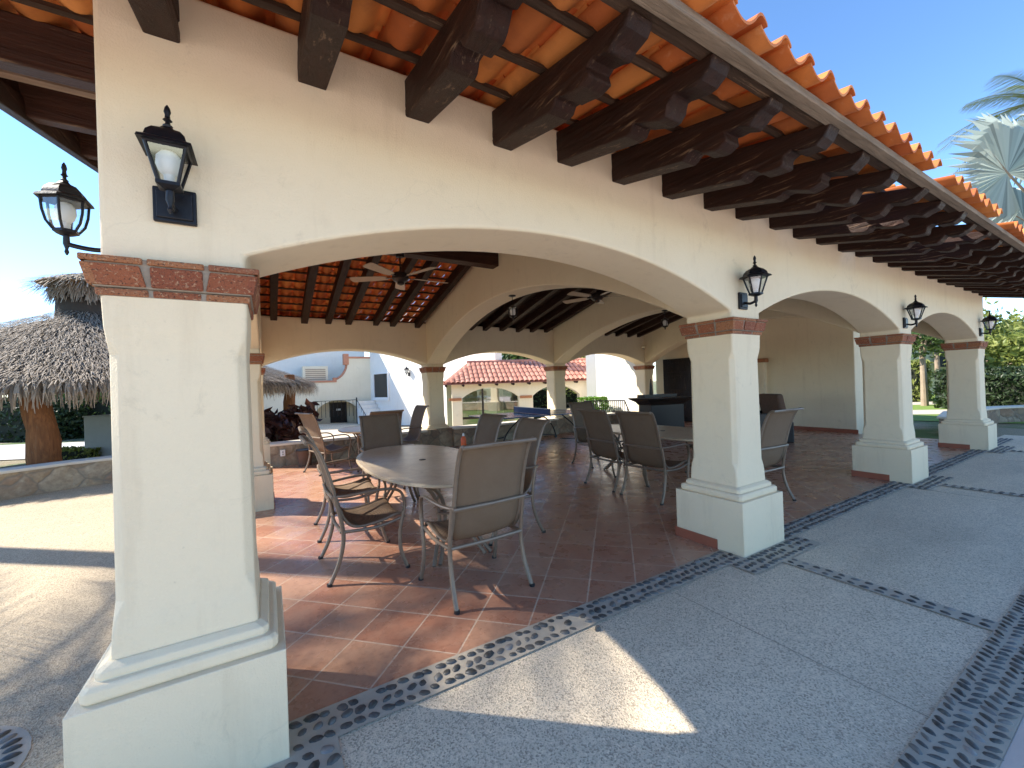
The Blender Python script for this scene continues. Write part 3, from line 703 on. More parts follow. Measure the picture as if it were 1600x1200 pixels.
def make_table(a=.62, b=1.29):
    t = thing('patio_table', 'x', 'table', (0, 0, 0), 0, 'oval stone topped patio tables')
    n = 56; def_ = lambda k, f: (a*f*math.copysign(abs(math.cos(k))**(2/2.4), math.cos(k)), b*(1-(1-f)*a/b)*math.copysign(abs(math.sin(k))**(2/2.4), math.sin(k)))
    def ring(f): return [def_(2*math.pi*k/n, f) for k in range(n)]
    m = MB(); loft(m, [(.688, ring(.94)), (.692, ring(.975)), (.700, ring(1.0)), (.716, ring(1.0)), (.724, ring(.985)), (.7245, ring(.91)), (.7205, ring(.90)), (.7205, ring(.5)), (.7206, ring(.1))])
    m.sm = [True]*len(m.sm); m.build('tabletop', STONETOP, t, angle=30)
    m = MB(); m.lathe([(.036, .7207), (.036, .725), (.02, .727)], 20); m.build('umbrella_cap', DARKMETAL, t)
    for sy in (-1, 1):
        for sx in (-1, 1):
            l = MB(); cy = sy*.80
            for dx in (-.028, .028):
                l.tube(bez([(sx*.30+dx*.4, cy+sy*.06, .685), (sx*.16+dx, cy+sy*.03, .55), (sx*.10+dx, cy, .36), (sx*.16+dx, cy+sy*.10, .16), (sx*.24+dx, cy+sy*.22, .005)], 6), .017, 8)
            l.build('leg', TANMETAL, t)
        r = MB(); r.tube([(.14*math.cos(k*math.pi/8), sy*.80+.06*math.sin(k*math.pi/8), .37) for k in range(17)], .012, 6, cap=False); r.build('leg_ring', TANMETAL, t)
    r = MB()
    for sx in (-1, 1): r.tube([(sx*.27, -.95, .676), (sx*.27, .95, .676)], .014, 6)
    r.build('support_rail', TANMETAL, t); return t
TB = make_table(); TB.location = (1.42, 4.30, 0); TB['label'] = 'oval beige stone topped table nearest the camera, sunlit along its left edge'
c = copy_tree(TB); c.location = (5.13, 4.15, 0); c['label'] = 'oval stone topped table half hidden behind the second column'
c = copy_tree(TB); c.location = (1.70, 8.55, 0); c.scale = (.85, .5, 1); c['label'] = 'small pale topped table far left by the low stone wall'
# table tennis table
t = thing('table_tennis_table', 'dark blue table tennis table with net standing before the low stone wall', 'table tennis table', (5.65, 8.55, 0), R(-4))
for sx in (-1, 1):
    m = MB(); m.bx(min(sx*.005, sx*1.37), max(sx*.005, sx*1.37), -.7625, .7625, .735, .76); h = m.build('table_half', PINGM, t)
    l = MB(); x0, x1 = sorted((sx*.01, sx*1.365))
    for y0_, y1_ in ((-.758, -.74), (.74, .758), (-.003, .003)): l.bx(x0, x1, y0_, y1_, .758, .7612)
    xa, xb = sorted((sx*1.35, sx*1.368)); l.bx(xa, xb, -.738, .738, .758, .7612); l.build('line_marking', WHITE, h)
    for sy in (-1, 1):
        g_ = MB(); g_.tube(bez([(sx*.55, sy*.55, .735), (sx*.85, sy*.55, .50), (sx*1.0, sy*.55, .30), (sx*1.08, sy*.55, .08)], 5), .016, 8)
        g_.tube([(sx*.5, sy*.55, .15), (sx*1.08, sy*.55, .08)], .013, 6)
        lg = g_.build('leg', IRON, t); w = MB(); w.lathe([(.04, -.015), (.045, 0), (.04, .015)], 12)
        w.v = [(sx*1.08+p[0], sy*.55+p[2], .046+p[1]) for p in w.v]; w.build('wheel', BLACKP, lg)
m = MB(); m.bx(-.004, .004, -.90, .90, .765, .90); ne = m.build('net', plain('net_blue', (.05, .08, .18), .8), t)
m = MB(); m.bx(-.006, .006, -.90, .90, .90, .912); m.build('net_tape', WHITE, ne)
m = MB(); m.tube([(0, -.91, .72), (0, -.91, .92)], .01); m.tube([(0, .91, .72), (0, .91, .92)], .01); m.build('net_post', IRON, t)
# dark counter with ornament
t = thing('bar_counter', 'dark wooden bar counter with flared top by the end wall', 'bar counter', (9.55, 7.75, 0), R(-12))
m = MB(); m.bx(-.55, .55, -.28, .28, .04, .82); m.build('cabinet', BLACKW, t, bevel=.01)
m = MB(); loft(m, [(.80, [(-.56, -.29), (.56, -.29), (.56, .29), (-.56, .29)]), (.88, [(-.62, -.34), (.62, -.34), (.62, .34), (-.62, .34)]), (.96, [(-.76, -.44), (.76, -.44), (.76, .44), (-.76, .44)]), (1.0, [(-.78, -.46), (.78, -.46), (.78, .46), (-.78, .46)])]); m.build('countertop', BLACKW, t, bevel=.008)
m = MB(); m.bx(-.5, .62, .06, .4, 1.0, 1.08); m.build('raised_shelf', BLACKW, t)
t = MB(); t.lathe([(.05, 0), (.055, .02), (.045, .12), (.03, .30), (.018, .40), (.018, .44), (.002, .45)], 12, (9.45, 8.0, 1.08)); tag(t.build('tall_ornament', BLACKP), 'tall thin black ornament standing on the dark bar counter', 'ornament')
# lounge chair beyond the second column
t = thing('lounge_chair', 'brown cushioned lounge chair with black frame against the pale recess wall', 'lounge chair', (9.85, 5.3, 0), R(60))
m = MB(); m.bx(-.38, .38, -.42, .38, .16, .42); m.build('seat_frame', BLACKW, t, bevel=.02)
m = MB(); m.bx(-.33, .33, -.34, .36, .42, .56); m.build('seat_cushion', BROWNC, t, bevel=.05, seg=3)
m = MB(); m.box((0, -.42, .72), (.72, .16, .72), 0, Matrix.Rotation(R(-12), 3, 'X')); m.build('back_cushion', BROWNC, t, bevel=.05, seg=3)
for sx in (-1, 1):
    m = MB(); m.bx(min(sx*.38, sx*.47), max(sx*.38, sx*.47), -.42, .38, .0, .66); m.build('armrest', BLACKW, t, bevel=.02)
m = MB(); m.box((.40, -.44, .74), (.1, .12, .66), 0, Matrix.Rotation(R(-14), 3, 'X')); m.build('frame_post', BLACKW, t, bevel=.03)
t = thing('loudspeaker', 'small black floor speaker standing by the lounge chair', 'speaker', (10.0, 4.72, 0), R(-60))
m = MB(); m.bx(-.13, .13, -.12, .12, .0, .46); m.build('cabinet', BLACKP, t, bevel=.02)
m = MB(); m.bx(-.05, .05, -.135, -.118, .33, .40); m.build('badge', WHITE, t)
# bottle hung on a chair, bin, outlet, camera
t = thing('spray_bottle', 'small orange bottle between the chairs at the right of the near table', 'bottle', (2.42, 5.45, .62))
m = MB(); m.lathe([(.035, 0), (.04, .02), (.04, .12), (.015, .16)], 12); m.build('body', ORANGE, t)
m = MB(); m.lathe([(.015, .155), (.018, .17), (.012, .20)], 10); m.build('cap', WHITE, t)
m = MB(); m.bx(-.06, .06, -.06, .06, -.62, -.01); m.lathe([(.13, -.62), (.13, -.6)], 16); m.build('stand', BLACKP, t)
t = thing('waste_bin', 'small dark brown bin standing against the low stone wall', 'bin', (.62, 9.30, 0))
m = MB(); m.lathe([(.12, 0), (.15, .30), (.155, .31)], 16); m.build('body', BROWNC, t)
m = MB(); m.lathe([(.16, .31), (.16, .335), (.02, .34)], 16); m.build('lid', BLACKW, t)
t = thing('power_outlet', 'white power outlet box on the low stone wall', 'outlet', (.24, 9.545, .27))
m = MB(); m.box((0, -.02, 0), (.09, .05, .13)); m.build('cover', WHITE, t, bevel=.008)
m = MB(); m.box((0, -.047, .02), (.03, .006, .03)); m.box((0, -.047, -.025), (.03, .006, .03)); m.build('socket', GREYP, t)
t = thing('security_camera', 'small pale security camera in the back right corner under the rafters', 'camera', (11.2, 9.83, 2.62))
m = MB(); m.lathe([(.07, .05), (.07, .0), (.05, -.02)], 14, (0, -.08, 0)); m.build('housing', CREAMB, t)
m = MB(); m.lathe([(.045, -.02), (.035, -.05), (.01, -.06)], 14, (0, -.08, 0)); m.build('lens_dome', BLACKP, t)

# ------------------------------------------------------------------ low stone walls
def stone_wall(name, path, h, th, label, mat, cmat, capw=.04, z0=-1.4):
    t = thing(name, label, 'stone wall', (0, 0, 0))
    P = [Vector((x, y, 0)) for x, y in path]
    def offs(d):
        out = []
        for i, p in enumerate(P):
            a = (P[min(i+1, len(P)-1)]-P[max(i-1, 0)]).normalized(); n_ = Vector((-a.y, a.x, 0)); out.append(p+n_*d)
        return out
    for nm, w, za, zb, mt in (('stonework', th/2, z0, h-.05, mat), ('coping', th/2+capw, h-.05, h, cmat)):
        A, B = offs(-w), offs(w); m = MB(); k = len(P)
        vs = [(p.x, p.y, za) for p in A]+[(p.x, p.y, zb) for p in A]+[(p.x, p.y, zb) for p in B]+[(p.x, p.y, za) for p in B]
        fs = [(r*k+i, r*k+i+1, ((r+1) % 4)*k+i+1, ((r+1) % 4)*k+i) for r in range(4) for i in range(k-1)]+[(0, k, 2*k, 3*k), (k-1, 4*k-1, 3*k-1, 2*k-1)]
        m.add(vs, fs); m.build(nm, mt, t, bevel=.012 if nm == 'coping' else 0)
    return t
stone_wall('low_stone_wall', [(.02, 9.72), (1.5, 9.72), (3.3, 9.74)], .47, .34, 'low rubble stone wall behind the far left table', STONE, CAPST)
stone_wall('low_stone_wall', [(4.0, 9.74), (5.6, 9.74), (7.28, 9.74)], .47, .34, 'low rubble stone wall behind the table tennis table', STONE, CAPST)
stone_wall('low_stone_wall', [(7.95, 9.74), (10.2, 9.74)], .47, .34, 'low rubble stone wall below the back right arch', STONE, CAPST)
stone_wall('low_stone_wall', [(-8.5, 6.3), (-6, 7.9), (-4.3, 9.1), (-3.55, 9.62), (-2.95, 10.0), (-2.3, 10.2), (-1.2, 10.32), (-.65, 10.3)], .44, .34, 'curving pale rubble stone wall at the edge of the left plaza', STONEL, CAPST, .03)
for i in (1, 2):
    m = MB(); m.bx(XC[i]-.36, XC[i]+.36, YB-.36, YB+.36, -1.3, .455); tag(m.build('stone_pedestal', STONE, None, bevel=.015), ['stone pedestal under the first back column', 'stone pedestal under the second back column'][i-1], 'pedestal', 'stone pedestals under back columns')
stone_wall('low_stone_wall', [(13.4, 2.9), (15.2, 3.2), (17.5, 2.9), (19.5, 1.9)], .42, .3, 'low shaded stone planter wall beyond the far right column', STONE, CAPST)

# ------------------------------------------------------------------ palapa
PC = Vector((-4.3, 16.0)); PR = 5.65; ZE, ZA = 1.78, 4.08
t = thing('palapa', 'large thatched palapa shelter with grey palm thatch roof and tree trunk posts', 'palapa', (PC.x, PC.y, 0))
th = MB()
def zc(r): q = r/PR; return ZA-(ZA-ZE)*(q**.92)
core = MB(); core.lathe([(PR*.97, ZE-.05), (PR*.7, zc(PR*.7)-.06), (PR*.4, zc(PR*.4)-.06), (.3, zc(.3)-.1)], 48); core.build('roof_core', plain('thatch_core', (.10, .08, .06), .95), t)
def strand(a, r, ln, w, droop=None):
    c, s_ = math.cos(a), math.sin(a); tn = Vector((-s_, c, 0)); rad = Vector((c, s_, 0))
    p0 = rad*r+Vector((0, 0, zc(r)+rnd.uniform(.0, .07)))
    if droop is None:
        r1 = r+ln; p1 = rad*r1+tn*rnd.uniform(-.10, .10)+Vector((0, 0, zc(r1)+rnd.uniform(.02, .13)))
        pm_ = (p0+p1)/2+Vector((0, 0, rnd.uniform(0, .05)))
    else:
        p1 = p0+rad*rnd.uniform(.02, .2)+tn*rnd.uniform(-.08, .08)-Vector((0, 0, droop)); pm_ = (p0+p1)/2+rad*.06
    th.add([p0-tn*w, p0+tn*w, pm_+tn*w, p1+tn*w*.3, p1-tn*w*.3, pm_-tn*w], [(0, 1, 2, 5), (5, 2, 3, 4)])
for k in range(42000):
    r = PR*math.sqrt(rnd.uniform(.004, .98)); a = rnd.uniform(0, 2*math.pi)
    if math.cos(a-R(100)) > .55: continue
    strand(a, r, rnd.uniform(.2, .48), rnd.uniform(.004, .009))
for k in range(7500):
    a = rnd.uniform(0, 2*math.pi)
    if math.cos(a-R(100)) > .7: continue
    strand(a, PR*rnd.uniform(.95, 1.015), 0, rnd.uniform(.006, .016), rnd.uniform(.2, .50))
th.build('thatch', THATCH, t)
top = MB()
th2 = MB()
for k in range(1500):
    a = rnd.uniform(0, 2*math.pi); c, s_ = math.cos(a), math.sin(a); tn = Vector((-s_, c, 0)); rad = Vector((c, s_, 0)); r0 = rnd.uniform(.05, .8)
    p0 = rad*r0+Vector((0, 0, 5.02-r0*.32+rnd.uniform(-.03, .05))); p1 = p0+rad*rnd.uniform(.25, .5)+tn*rnd.uniform(-.1, .1)-Vector((0, 0, rnd.uniform(.08, .42)))
    w = rnd.uniform(.01, .022); th2.add([p0-tn*w, p0+tn*w, p1+tn*w*.4, p1-tn*w*.4], [(0, 1, 2, 3)])
for k in range(1400):
    a = rnd.uniform(0, 2*math.pi); c, s_ = math.cos(a), math.sin(a); tn = Vector((-s_, c, 0)); rad = Vector((c, s_, 0)); zt_ = rnd.uniform(4.42, 4.78)
    p0 = rad*.64+Vector((0, 0, zt_)); p1 = p0+rad*rnd.uniform(.03, .2)+tn*rnd.uniform(-.08, .08)-Vector((0, 0, rnd.uniform(.2, .4))); w = rnd.uniform(.008, .018)
    th2.add([p0-tn*w, p0+tn*w, p1+tn*w*.4, p1-tn*w*.4], [(0, 1, 2, 3)])
th2.lathe([(.95, 4.66), (.5, 4.84), (.05, 4.96)], 20); core2 = MB(); core2.lathe([(.62, 3.7), (.55, 4.7)], 16); core2.build('cap_core', plain('cap_core', (.05, .04, .03), .95), t); th2.build('thatch_cap', THATCH, t)  # dark drum colour stands for the shade in the gap under the cap
for (px, dp_, rr, lean) in ((62, 7.5, .2, .35), (452, 11.8, .15, .0), (250, 13.5, .16, -.1)):
    p = spot(px, dp_); q = p-Vector((PC.x, PC.y, 0)); m = MB(); z0 = gh(p.x, p.y)-.2
    path = [(q.x+lean*.55*(1-k/9)-lean*.25+.03*math.sin(k*1.7), q.y+.03*math.cos(k*2), z0+k*(zc(min(PR*.95, math.hypot(q.x, q.y)))+.1-z0)/9) for k in range(10)]
    path = path[:-1] if lean > .1 else path; m.tube(path, [rr*(1.25-.04*k+.06*math.sin(k*2.1)) for k in range(len(path))], 12); m.build('post', BARKO, t)

# ------------------------------------------------------------------ vegetation
def leaf(mb, p, s, d=None, mat=0):
    d = d or Vector((rnd.gauss(0, 1), rnd.gauss(0, 1), rnd.gauss(.3, .8))).normalized()
    a = d.orthogonal().normalized(); a = Matrix.Rotation(rnd.uniform(0, 6.28), 3, d) @ a; b = d.cross(a)
    k = s*rnd.uniform(.7, 1.3)
    mb.add([p-a*k, p+b*k*.42-d*k*.12, p+a*k, p-b*k*.42-d*k*.12], [(0, 1, 2, 3)], mat)
def cloud(mb, c, rad, n, size, clumps=14, mat=0, box=False):
    c = Vector(c); cen = []
    for k in range(clumps):
        if box: q = Vector((rnd.uniform(-1, 1)*rad[0], rnd.uniform(-1, 1)*rad[1], rnd.uniform(-1, 1)*rad[2]))
        else:
            q = Vector((rnd.gauss(0, 1), rnd.gauss(0, 1), rnd.gauss(0, 1))).normalized()*rnd.uniform(.35, .95)
            q = Vector((q.x*rad[0], q.y*rad[1], q.z*rad[2]))
        cen.append((q, rnd.uniform(.22, .42)))
    for k in range(n):
        q, f = cen[k % clumps]
        if box:
            e = Vector((rnd.uniform(-1, 1)*rad[0], rnd.uniform(-1, 1)*rad[1], rnd.uniform(-1, 1)*rad[2]))
            ax = rnd.choice((0, 1, 2, 2)); e[ax] = rad[ax]*rnd.choice((-1, 1))*rnd.uniform(.86, 1.05); leaf(mb, c+e, size, None, mat)
        else:
            m_ = (rad[0]+rad[1]+rad[2])/3*f
            leaf(mb, c+q+Vector((rnd.gauss(0, .6), rnd.gauss(0, .6), rnd.gauss(0, .5)))*m_, size, None, mat)
def tree(name, label, loc, h, r, n, size, lm, bark=BARK, cat='tree', group=None, trunk_r=.12, zs=.8, limbs=5):
    t = thing(name, label, cat, loc, 0, group); m = MB()
    hh = h-r*zs*1.1
    m.tube(bez([(0, 0, -.2), (.05*h*.2, .02, hh*.5), (-.04, .04, hh), (.0, 0, h-r*.6)], 4), [trunk_r*(1.15-.07*i) for i in range(13)], 10)
    for k in range(limbs):
        a = k*6.28/limbs+rnd.uniform(-.4, .4); e = Vector((math.cos(a)*r*.7, math.sin(a)*r*.7, h-r*zs+rnd.uniform(-.2, .5)*r*zs))
        m.tube(bez([(0, 0, hh*.75), (e.x*.4, e.y*.4, hh*.75+(e.z-hh*.75)*.6), tuple(e)], 4), [trunk_r*.5*(1-.09*i) for i in range(9)], 6)
    m.build('trunk', bark, t); c = MB(); cloud(c, (0, 0, h-r*zs), (r, r, r*zs), n, size, 18); c.build('crown', lm, t); return t
def hedge(name, label, c, rad, rz, n, size, lm, cat='hedge', group=None):
    t = thing(name, label, cat, c, rz, group); m = MB(); cloud(m, (0, 0, rad[2]), rad, n, size, 8, 0, True)
    m.build('foliage', lm, t)
    k = MB(); k.box((0, 0, rad[2]*.93), (rad[0]*1.8, rad[1]*1.8, rad[2]*1.8)); k.build('inner_core', plain('dark_core', (.012, .016, .008), 1), t)  # solid near-black box filling the inside of the foliage
    for i in range(4):
        s_ = MB(); x = -rad[0]*.75+i*rad[0]*.5; s_.tube([(x, 0, -.1), (x+.03, .02, rad[2]*.6), (x-.02, 0, rad[2]*1.3)], [.04, .03, .015], 6); s_.build('stem', BARK, t)
    return t
def fr_loc(px, d, lift=0): p = spot(px, d); return (p.x, p.y, gh(p.x, p.y)+lift)
hedge('clipped_hedge', 'dark green hedge beyond the road at the far left', fr_loc(-60, 20), (6.0, .8, 1.0), R(-38), 9000, .11, LEAFD)
hedge('clipped_hedge', 'lighter green hedge between palapa post and grey cabinet', fr_loc(190, 21), (4.2, .9, 1.1), R(-38), 7000, .11, LEAF)
tree('shrub_tree', 'bright leafy shrub behind the palapa at left', fr_loc(150, 25), 2.6, 1.6, 1800, .16, LEAFY)
hedge('low_plant', 'low bright green ground plants at the palapa post', fr_loc(118, 12), (.8, .4, .22), R(-30), 1200, .06, LEAFY, 'plant')
# burgundy shrub behind the stone wall
p = fr_loc(438, 10.4, .4); t = thing('burgundy_shrub', 'burgundy leaved shrub growing behind the low stone wall', 'shrub', p)
m = MB(); cloud(m, (0, 0, 1.25), (.95, .8, .55), 1300, .15, 16); cloud(m, (.3, .1, 1.6), (.6, .6, .3), 300, .14, 8); m.build('foliage', LEAFR, t)
m = MB(); cloud(m, (0, 0, .75), (.95, .8, .5), 800, .14, 14); m.build('lower_leaves', LEAFD, t)
m = MB()
for k in range(7): a = k*.9; m.tube([(.05*math.cos(a), .05*math.sin(a), -.1), (.4*math.cos(a), .4*math.sin(a), .7), (.6*math.cos(a), .55*math.sin(a), 1.4)], [.03, .022, .01], 6)
m.build('stems', BARK, t)
t = thing('utility_cabinet', 'grey utility cabinet standing beyond the stone wall at left', 'cabinet', fr_loc(168, 12.2), R(-20))
m = MB(); m.bx(-.42, .42, -.3, .3, 0, 1.35); m.build('body', GREYP, t, bevel=.012)
m = MB(); m.bx(-.44, .44, -.32, .32, 1.35, 1.39); m.build('lid', GREYP, t, bevel=.008)
m = MB(); m.bx(-.36, .36, -.312, -.30, .1, 1.25); m.build('door', GREYP, t, bevel=.004)
# road seen under the palapa
rd = MB(); k = 24; vs = []
for i in range(k+1):
    u = -420+i*34; bend = .9*math.sin(i/k*2.2)
    for d in (12.2+bend, 16.2+bend*1.6): q = spot(u, d); vs.append((q.x, q.y, gh(q.x, q.y)+.03))
rd.add(vs, [(2*i, 2*i+2, 2*i+3, 2*i+1) for i in range(k)], 0, True); tag(rd.build('road', ROADM), kind='structure')

# ------------------------------------------------------------------ buildings behind
P1, P2 = spot(579, 28), spot(775, 20.3)
ZG = -1.38
def wallbox(mb, a, b, th, z0, z1, mat=0):
    a = Vector((a[0], a[1], 0)); b = Vector((b[0], b[1], 0)); d = (b-a).normalized(); n_ = Vector((-d.y, d.x, 0))*th
    vs = [a, b, b+n_, a+n_]; mb.add([(v.x, v.y, z0) for v in vs]+[(v.x, v.y, z1) for v in vs], [(0, 3, 2, 1), (4, 5, 6, 7), (0, 1, 5, 4), (1, 2, 6, 5), (2, 3, 7, 6), (3, 0, 4, 7)], mat)
BL = thing('white_house', 'white two level house with scrolled terracotta parapet and arched entrance', 'house', (P1.x, P1.y, 0))
# local frame: x to the left facade (negative), facade at y=0
def zpix(v, u, d): return spot(u, d, v).z
W0 = -9.5
zl, zh = 2.05, 3.62
# facade with arched niche: niche px 493..556 at the facade depth
def fx(u):   # where the sight line meets the facade plane
    d = spot(u, 1)-Vector((0, 0, EYE)); tt = P1.y/d.y; return d.x*tt-P1.x
n0, n1 = fx(494), fx(557); stp = fx(545)
m = MB()
cut = [n0+(n1-n0)*k/20 for k in range(21)]
pts = [(W0, ZG), (n0, ZG)]+[(s_, arc(s_, n0, n1, .28, .86)) for s_ in cut]+[(n1, ZG), (0, ZG)]
def ztop(x):
    if x < fx(521): return zl
    if x > stp: return zh
    k = (x-fx(521))/(stp-fx(521)); return zl+.12+(zh-zl-.25)*(1-math.sqrt(max(0, 1-k*k)))
xs_ = sorted(set([W0, n0, n1, 0]+cut+[fx(521)-.001, fx(521)+.001, stp-.001, stp+.001]+[fx(521)+(stp-fx(521))*k/12 for k in range(1, 12)]))
def zbot(x): return arc(x, n0, n1, .28, .86) if n0 < x < n1 else ZG
for a, b in zip(xs_, xs_[1:]):
    e = 1e-4; za, zb_ = zbot(a+e), zbot(b-e); ta, tb_ = ztop(a+e), ztop(b-e)
    vs = [(a, 0, za), (b, 0, zb_), (b, 0, tb_), (a, 0, ta)]; vs += [(x, .35, z) for x, y, z in vs]
    m.add(vs, [(0, 1, 2, 3), (7, 6, 5, 4), (0, 4, 5, 1), (3, 2, 6, 7)])
m.bx(W0, 0, .36, 1.5, 1.2, 1.9); m.bx(n0-.4, n1+.4, 1.5, 1.7, ZG, 1.6)
m.bx(n1+.0, n1+.3, .35, 1.5, ZG, 1.5); m.bx(n0-.3, n0, .35, 1.5, ZG, 1.5)
m.bx(W0-.0, W0+.3, .36, 8, ZG, zl-.02)
m.build('facade', CREAMB, BL)  # cream of the shaded front put into its colour; the wing is white
m = MB(); zz = zh
m.bx(W0, fx(521), -.05, .42, zl, zl+.12); m.bx(fx(521), fx(526), -.06, .43, zl, zl+.30)
arcp = [(fx(521)+(stp-fx(521))*k/10, ztop(fx(521)+(stp-fx(521))*k/10)) for k in range(1, 11)]
m.tube([(x, .17, z+.03) for x, z in arcp], .12, 6); m.bx(stp-.28, stp+.04, -.06, .43, zh-.42, zh+.30); m.bx(stp, .02, -.05, .42, zh, zh+.12)
m.build('parapet_trim', TERRAT, BL)
m = MB(); m.bx(fx(519), fx(546), 1.42, 1.49, ZG+.02, ZG+2.05); d_ = m.build('door', DOORM, BL)
m = MB(); m.bx(fx(529), fx(536), 1.40, 1.42, ZG+1.5, ZG+1.62); m.build('door_plaque', WHITE, d_)
m = MB(); wallbox(m, (0, 0), (P2.x-P1.x, P2.y-P1.y), .5, ZG, 6.2); m.build('side_wing', WHITEW, BL)
dd = (P2-P1); dd.z = 0; ln = dd.length; dd.normalize(); nn = Vector((dd.y, -dd.x, 0))
if nn.y > 0: nn = -nn
def onwing(u):
    d = spot(u, 1)-Vector((0, 0, EYE)); k = (P1.x*dd.y-P1.y*dd.x)/(d.x*dd.y-d.y*dd.x); return (Vector((d.x*k, d.y*k, 0))-Vector((P1.x, P1.y, 0))).dot(dd)
w0, w1 = onwing(586), onwing(607)
def wq(mb, s0, s1, z0, z1, o0, o1, mat=0):
    A = dd*s0; B = dd*s1; vs = []
    for z in (z0, z1):
        for p, o in ((A, o0), (B, o0), (B, o1), (A, o1)): q = p+nn*o; vs.append((q.x, q.y, z))
    mb.add(vs, [(0, 3, 2, 1), (4, 5, 6, 7), (0, 1, 5, 4), (1, 2, 6, 5), (2, 3, 7, 6), (3, 0, 4, 7)], mat)
m = MB(); wq(m, w0, w1, .95, 2.5, .0, .04); wi = m.build('window', WINM, BL)
m = MB(); wq(m, w0-.10, w0, .85, 2.6, -.0, .10); wq(m, w1, w1+.10, .85, 2.6, -.0, .10); wq(m, w0, w1, 2.5, 2.6, 0, .10); wq(m, w0-.10, w1+.1, .75, .95, 0, .12); m.build('frame', WHITE, wi)
# stair and its railing
m = MB()
for k in range(8): wq(m, w0-.3+k*.28, w0-.02+k*.28, ZG, .75-k*.26, .02, 1.2)
m.build('stair', WHITEW, BL)
rl = thing('stair_railing', 'black iron stair railing beside the white house entrance', 'railing', (P1.x, P1.y, 0)); m = MB()
for k in range(12): p = dd*(w0-.3)+nn*1.2-Vector((2.6, 0, 0))*(1-k/11); m.tube([(p.x, p.y, -.2), (p.x, p.y, .85)], .014, 5)
pa = dd*(w0-.3)+nn*1.2; pb_ = pa-Vector((2.6, 0, 0)); m.tube([(pb_.x, pb_.y, .85), (pa.x, pa.y, .85)], .02, 5)
for k in range(9): p = dd*(w0-.3+k*.28)+nn*1.2; m.tube([(p.x, p.y, .75-k*.26-.2), (p.x, p.y, .85-k*.26+.05)], .014, 5)
p2 = dd*(w0-.3+8*.28)+nn*1.2; m.tube([(pa.x, pa.y, .87), (p2.x, p2.y, -1.2)], .022, 5); m.tube([(pa.x, pa.y, -1), (pa.x, pa.y, 1.0)], .04, 6); m.build('balusters', IRON, rl)
q = dd*onwing(640)+nn*.0+Vector((P1.x, P1.y, 0))
lantern('wall_lantern', 'small dark wall lantern on the sunlit white wing of the house', (q.x, q.y, 2.35), math.atan2(dd.y, dd.x), 6, False, 'wall lanterns on the houses', 1.5)
q = dd*onwing(583)+nn*.0+Vector((P1.x, P1.y, 0))
t = thing('rooftop_ac_unit', 'beige air conditioner unit on the roof of the white house', 'air conditioner', (P1.x+fx(495), P1.y+.95, 1.90))
m = MB(); m.bx(-.75, .75, -.4, .4, .05, 1.25); m.build('casing', CREAMB, t, bevel=.02)
m = MB()
for k in range(7): m.bx(-.6, .6, -.42, -.40, .2+k*.13, .28+k*.13)
m.build('grille', plain('ac_grille', (.42, .33, .24), .7), t)
m = MB(); m.bx(-.8, .8, -.42, .42, .0, .05); m.build('feet', GREYP, t)
m = MB(); m.bx(P1.x-12, P1.x+.0, P1.y+1.75, P1.y+2.2, ZG, 7.6); t_ = m.build('rear_wall', WHITEW); t_.parent = BL; t_.location = (-P1.x, -P1.y, 0)  # hidden upper part raised so its shadow crosses the side wing
# breezeway with tiled roof and arches
A1, A2 = spot(697, 17.8), spot(948, 19.2)
BR = thing('breezeway', 'low arcade with pinkish clay tile roof and arched openings behind the pavilion', 'arcade', (A1.x, A1.y, 0))
ax = (A2-A1); ax.z = 0; LB = ax.length; ax.normalize(); an_ = Vector((-ax.y, ax.x, 0))
def bp_(s_, o, z): q = ax*s_+an_*o; return (q.x, q.y, z)
def onbr(u):
    d = spot(u, 1)-Vector((0, 0, EYE)); o = A1+an_*.35; k = (o.x*ax.y-o.y*ax.x)/(d.x*ax.y-d.y*ax.x); return (Vector((d.x*k, d.y*k, 0))-Vector((A1.x, A1.y, 0))).dot(ax)
zg = gh(A1.x, A1.y)-.05
b0, b1, b2, b3 = onbr(721), onbr(810), onbr(832), onbr(905)
m = MB(); ops = [(b0, b1, .95, 1.40), (b2, b3, .95, 1.40), (b3+.55, LB+.6, .95, 1.4)]
s0 = .25
for a, b, sp, cr in ops:
    for sa, sb in ((s0, a),):
        vs = [bp_(sa, .35, zg), bp_(sb, .35, zg), bp_(sb, .35, 1.62), bp_(sa, .35, 1.62), bp_(sa, .7, zg), bp_(sb, .7, zg), bp_(sb, .7, 1.62), bp_(sa, .7, 1.62)]
        m.add(vs, [(0, 1, 2, 3), (4, 7, 6, 5), (0, 3, 7, 4), (1, 5, 6, 2), (3, 2, 6, 7)])
    for k in range(14):
        sa, sb = a+(b-a)*k/14, a+(b-a)*(k+1)/14; za, zb_ = arc(sa, a, b, sp, cr), arc(sb, a, b, sp, cr)
        vs = [bp_(sa, .35, za), bp_(sb, .35, zb_), bp_(sb, .35, 1.62), bp_(sa, .35, 1.62), bp_(sa, .7, za), bp_(sb, .7, zb_), bp_(sb, .7, 1.62), bp_(sa, .7, 1.62)]
        m.add(vs, [(0, 1, 2, 3), (4, 7, 6, 5), (0, 4, 5, 1)])
    s0 = b
m.build('arcade_wall', CREAMB, BR)
for s_ in (b0-.30, (b1+b2)/2):
    m = MB(); m.add([bp_(s_-.28, .30, .86), bp_(s_+.28, .30, .86), bp_(s_+.28, .30, .98), bp_(s_-.28, .30, .98), bp_(s_-.28, .4, .86), bp_(s_+.28, .4, .86), bp_(s_+.28, .4, .98), bp_(s_-.28, .4, .98)], [(0, 1, 2, 3), (0, 4, 5, 1), (3, 2, 6, 7), (0, 3, 7, 4), (1, 5, 6, 2)]); m.build('brick_band', BRICKM, BR)
